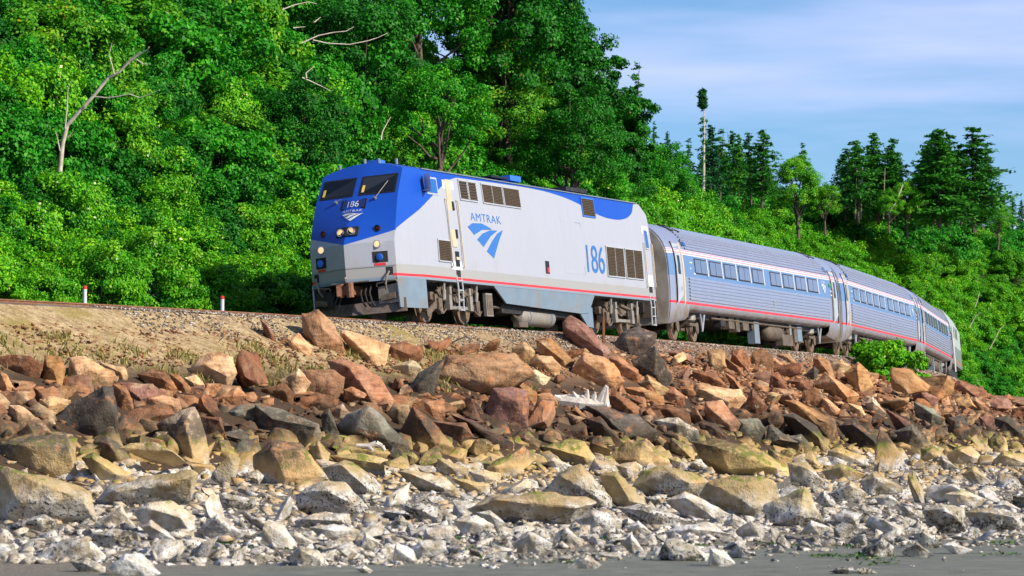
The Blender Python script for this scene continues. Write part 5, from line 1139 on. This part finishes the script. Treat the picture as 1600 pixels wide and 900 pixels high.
for n_, a_, b_, lb in ((7, 1102, 1205, 'dark conifer half hidden in the left skyline cluster'), (7, 1305, 1412, 'dark conifer half hidden in the middle skyline cluster'), (6, 1432, 1545, 'dark conifer half hidden in the right skyline cluster')):
    for i_ in range(n_):
        px = a_ + (b_ - a_) * (i_ + random.random()) / n_; pt = random.uniform(225, 262); pb = 330; d = random.uniform(276, 290); q_ = ray(px, pb + 14, d); h_ = (pb + 14 - pt) * d / FPX; put('t', 'conifer', CON[random.choice((0, 1, 3))], q_, (h_ / 9 * 1.15, h_ / 9 * 1.15, h_ / 9), lb, 'tree', 'conifers along the skyline')
# lone tall fir: bare trunk, tuft on top
lf = conifer(31, 9, .8, 'needle_blue', .86, 1.4, 1.); p = ray(1099, 330, 252); h = (330 - 140) * 252 / FPX; lt = put('t', 'conifer', lf, p, (h / 9,) * 3, 'lone tall fir with bare trunk and a tuft on top', 'tree', 'conifers along the skyline')
lt.rotation_euler = (0, 0, 0); q = conifer(33, 9, 1.5, 'needle_blue', .3, .3); o = bpy.data.objects.new('lower_branches', q[0]); COL.objects.link(o); o.parent = lt; o['kind'] = 'stuff'; o.scale = (.75, .75, .85)
# rounded trees among the firs
for px, py, d, k, kd, lb in ((1248, 300, 262, .8, 'b', 'rounded green tree between the two conifer clusters'), (1290, 318, 262, .5, 'y', 'cone shaped yellow green tree below the small conifer'), (1418, 320, 270, .55, 'b', 'bright green little tree behind the leaning trunk'), (1390, 325, 268, .4, 'b', 'bright bush between the bare conifer trunks'), (1560, 345, 285, .5, 'b', 'green tree right of the last tall fir')):
    p = ray(px, py, d); put('t', 'broadleaf_tree', random.choice(TREE[kd]), (p.x, p.y, p.z - 4.05 * k), (k, k, k), lb, 'tree', 'rounded trees on the skyline')
def stick(name, px, pts, d, r, mat, label, cat, twigs=6, seed=0):
    rd = random.Random(seed); m = MB(); q = [ray(a, b, d) for a, b in pts]; n = len(q)
    for i in range(n - 1): m.cyl(q[i], q[i + 1], r * (1 - .75 * i / n), r * (1 - .75 * (i + 1) / n), n=8)
    return m, q
# dead leaning tree at left, branch lines as in the photograph, bent in depth
dt = empty('dead_tree'); base = ray(89, 345, 107); dt.location = base; tag(dt, 'bare pale dead tree leaning right out of the left thicket', 'tree')
def branch(par, name, pts, d, r0, r1, dd=0., mat='bark_pale'):
    m = MB(); q = [ray(a, b, d + dd * i) - par.location for i, (a, b) in enumerate(pts)]; n = len(q) - 1
    for i in range(n): m.cyl(q[i], q[i + 1], r0 + (r1 - r0) * i / n, r0 + (r1 - r0) * (i + 1) / n, n=8)
    return m.build(name, M[mat], par, 60)
branch(dt, 'trunk', [(89, 345), (90, 300), (92, 268), (96, 225), (103, 195), (122, 174), (146, 147), (168, 120), (184, 112), (200, 95), (216, 84), (229, 76), (231, 72)], 107, .085, .015, -.1)
for pts in ([(146, 150), (165, 152), (182, 150), (200, 146), (217, 152), (235, 145), (247, 140)], [(200, 146), (205, 141)], [(176, 114), (173, 100), (168, 85), (173, 65)], [(190, 104), (203, 90), (216, 80)], [(212, 92), (222, 99), (233, 99)], [(100, 200), (103, 165), (104, 140), (108, 126)], [(104, 214), (113, 204)], [(92, 235), (88, 215), (85, 205)]): branch(dt, 'branch', pts, 106.2, .024, .008, -.1)
for k, (lb, lines) in enumerate((('bare pale branches reaching right above the cab', [[(470, 66), (496, 54), (520, 49), (540, 47), (552, 40)], [(488, 61), (510, 66), (545, 68), (575, 62), (590, 57), (605, 50)]]), ('bare twigs near the top of the yellow green tree', [[(440, 13), (458, 6), (480, 1), (494, 4)], [(457, 42), (476, 40)], [(490, 33), (500, 25)]]), ('small forked dead branch left of the cab roof', [[(471, 120), (485, 126), (500, 133), (516, 141)], [(478, 121), (477, 113), (489, 103)]]), ('pale broken stem above the locomotive nose', [[(595, 218), (597, 205), (604, 192), (610, 182)]]), ('thin bare stem on the slope right of the train tail', [[(1524, 480), (1529, 465), (1531, 455)], [(1515, 512), (1524, 495), (1532, 488)]]), ('pale fallen stem low on the right slope', [[(1546, 546), (1556, 528), (1562, 515), (1570, 508)]]))):
    d = (120, 121, 115, 120, 228, 230)[k]; e = empty('dead_branch'); e.location = ray(*lines[0][0], d); tag(e, lb, 'branch')
    for ln in lines: branch(e, 'limb', ln, d, .024, .008, .12)
ln = empty('leaning_trunk'); ln.location = ray(1389, 335, 268); tag(ln, 'dark dead trunk leaning right among the skyline conifers', 'tree'); branch(ln, 'trunk', [(1388, 336), (1402, 312), (1412, 288)], 268, .09, .04)
for px, lb in ((1337, 'left of the two pale bare trunks on the hilltop'), (1346, 'right of the two pale bare trunks on the hilltop'), (1381, 'thin pale trunk left of the leaning trunk')):
    e = empty('bare_trunk'); e.location = ray(px, 334, 268); tag(e, lb, 'tree'); branch(e, 'trunk', [(px, 342), (px + .7, 320), (px + 2, 285), (px + 3, 262)], 269.5, .06, .02, 0, 'bark_mid')
# bush on the seaward bank in front of the cars, small one under the first car
def bush(px, py, d, sc, lb, mt, seed, n=12000):
    q, c = crown(700 + seed, sc, 70, n, .13, 0, .3, .26, .4); p = ray(px, py, d); put('s', 'leafy_bush', (leaf_mesh('foliage', [q], M[mt]), trunk_mesh(c, sc[2] * 1.6, .05, seed, 9)), (p.x, p.y, p.z - sc[2]), (1, 1, 1), lb, 'bush', None)
bp = hit(1395, 600); bd = (bp.y if bp else 165)
print('bush d', bd)
bush(1392, 580, bd, (1.25, 1.2, 1.15), 'bright green bush growing on the rocks in front of the second car', 'leaf_bright', 1); bush(1352, 556, bd + 1.5, (.5, .5, .6), 'small bush wisp left of the big bush by the track', 'leaf_bright', 2, 3000)
bush(1130, 521, 141, (.55, .5, .45), 'bright green weed clump seen beneath the first passenger car', 'leaf_bright', 3, 4000)
# grass
def grass(name, pts, h, mat, label):
    n = len(pts); P = np.array(pts); a = rng.uniform(0, 6.28, n); hh = h * rng.uniform(.5, 1.2, n); w = .012 + .015 * rng.random(n); b = rng.normal(0, .35, (n, 2)) * hh[:, None]
    sx = np.cos(a) * w; sy = np.sin(a) * w; z = np.zeros(n); mid = np.stack([b[:, 0] * .35, b[:, 1] * .35, hh * .55], 1); tip = np.stack([b[:, 0], b[:, 1], hh], 1); s = np.stack([sx, sy, z], 1)
    V = np.stack([P - s, P + s, P + mid + s * .7, P + tip], 1).reshape(-1, 3); me = np_mesh(name, V, np.arange(4 * n).reshape(-1, 4), 4); at = me.attributes.new('lv', 'FLOAT', 'FACE'); at.data.foreach_set('value', rng.random(n).astype(np.float32)); return tag(link_mesh(name, me, mat), label, 'grass', kind='stuff')
M['grass_dry'] = leaf_mat('grass_dry', [(0, (.1, .12, .02)), (.4, (.25, .2, .05)), (1, (.5, .4, .17))]); M['grass_green'] = leaf_mat('grass_green', [(0, (.03, .13, .008)), (.6, (.08, .26, .015)), (1, (.2, .36, .05))])
pts = []
for _ in range(70):
    s = random.uniform(-24, -1); tt = random.uniform(3.9, 6.3); k = random.uniform(.1, .45)
    for i in range(int(120 * k)): p = st_xyz(s + random.gauss(0, k), tt + random.gauss(0, k * .6)); p.z = gz(p.x, p.y); pts.append(p)
grass('dry_grass', pts, .2, M['grass_dry'], 'sparse dry grass on the sandy bank at left')
pts = []
for _ in range(26000):
    s = random.uniform(-28, 40); tt = random.uniform(-6.3, -2.9); p = st_xyz(s, tt); p.z = gz(p.x, p.y); pts.append(p)
grass('meadow_grass', pts, .5, M['grass_green'], 'long green grass along the inland side of the track')
# ------------------------------------------------------------------ small things
for px, pt, pb, lb in ((132, 447, 474, 'taller white marker post with red tip at far left'), (347, 463, 484, 'white marker post with red tip nearer the locomotive')):
    b = ray(px, pb, 97 if px < 200 else 103); h = (pb - pt) * b.y / FPX; e = empty('marker_post'); e.location = b; tag(e, lb, 'post', 'white marker posts beside the track')
    m = MB(); m.lathe((0, 0, -.5), (0, 0, 1), [(0, .055), (.5 + h - .08, .055)], 10); m.build('post', M['white'], e); m = MB(); m.lathe((0, 0, h - .08), (0, 0, 1), [(0, .058), (.07, .058), (.09, .03)], 10); m.build('cap', M['red'], e)
# driftwood
def driftwood(px0, py0, pts, d, r, lb, spikes, seed):
    rd = random.Random(seed); e = empty('driftwood'); e.location = ray(px0, py0, d); tag(e, lb, 'driftwood'); m = MB(); q = [ray(a, b, d) - e.location for a, b in pts]; n = len(q)
    for i in range(n - 1): m.cyl(q[i], q[i + 1], r * (1 - abs(i / n - .4)), r * (1 - abs((i + 1) / n - .4)), n=8)
    m.build('log', M['drift'], e, 30); m = MB()
    for a in spikes: m.cyl(ray(*a[0], d) - e.location, ray(*a[1], d - .15) - e.location, r * .7, .03, n=6)
    if spikes: m.build('root', M['drift'], e, 30)
M['drift'] = simple('driftwood', (.55, .51, .46), .8, 0, .25, 10, .4, (.35, .28, .22))
wd = (hit(925, 625, .5) or ray(925, 625, 104)).y
driftwood(905, 630, [(868, 625), (885, 627), (905, 630), (930, 632), (945, 630)], wd, .23, 'bleached white splintered driftwood stump among the rocks', [((905, 630), (895, 612)), ((915, 630), (918, 609)), ((935, 632), (947, 602)), ((943, 632), (949, 604)), ((925, 630), (930, 613)), ((910, 633), (895, 640)), ((922, 632), (908, 618)), ((880, 628), (866, 618)), ((945, 630), (950, 636))], 1)
wd = (hit(590, 700, .5) or ray(590, 700, 96)).y
driftwood(580, 695, [(557, 696), (575, 697), (588, 693), (597, 697), (601, 704)], wd - .3, .07, 'small curled driftwood branch on the mossy rocks', [((575, 697), (583, 704))], 2)
wd = (hit(700, 540, .1) or ray(700, 545, 103)).y
e = empty('stick'); e.location = ray(664, 560, wd - .2); tag(e, 'thin dark stick lying on the bank above the largest pink boulder', 'stick'); branch(e, 'shaft', [(664, 560), (690, 543), (722, 528), (730, 525)], wd - .2, .035, .015, 0, 'bark')
sp = st_xyz(15.2, 3.2); e = empty('metal_stake'); e.location = ray(943, 534, 115.5); tag(e, 'rusty metal stake standing beside the locomotive rear truck', 'stake'); m = MB(); m.box((0, 0, .3), (.05, .05, .95)); m.box((0, .03, .3), (.09, .012, .95)); m.build('bar', M['rust_metal'], e, None)

# seaweed scraps on the sand
pts = []
for _ in range(34):
    x0 = random.uniform(-6, 7); y0 = random.uniform(41.5, 50); k = random.uniform(.03, .12)
    for i in range(40): x, y = x0 + random.gauss(0, k * 2), y0 + random.gauss(0, k * 3); pts.append((x, y, gz(x, y) + .012 + random.random() * .02))
P = np.array(pts); n = len(P); N_ = rng.normal(0, .35, (n, 3)) + np.array([0, 0, 1.]); M['weed'] = leaf_mat('seaweed', [(0, (.02, .05, .005)), (.6, (.05, .16, .01)), (1, (.15, .25, .02))])
tag(link_mesh('seaweed', leaf_mesh('seaweed', [leaf_quads(P, N_, rng.uniform(.03, .09, n), rng.uniform(.015, .05, n), rng.random(n))], M['weed'])), 'scraps of green seaweed on the grey sand', 'seaweed', kind='stuff')
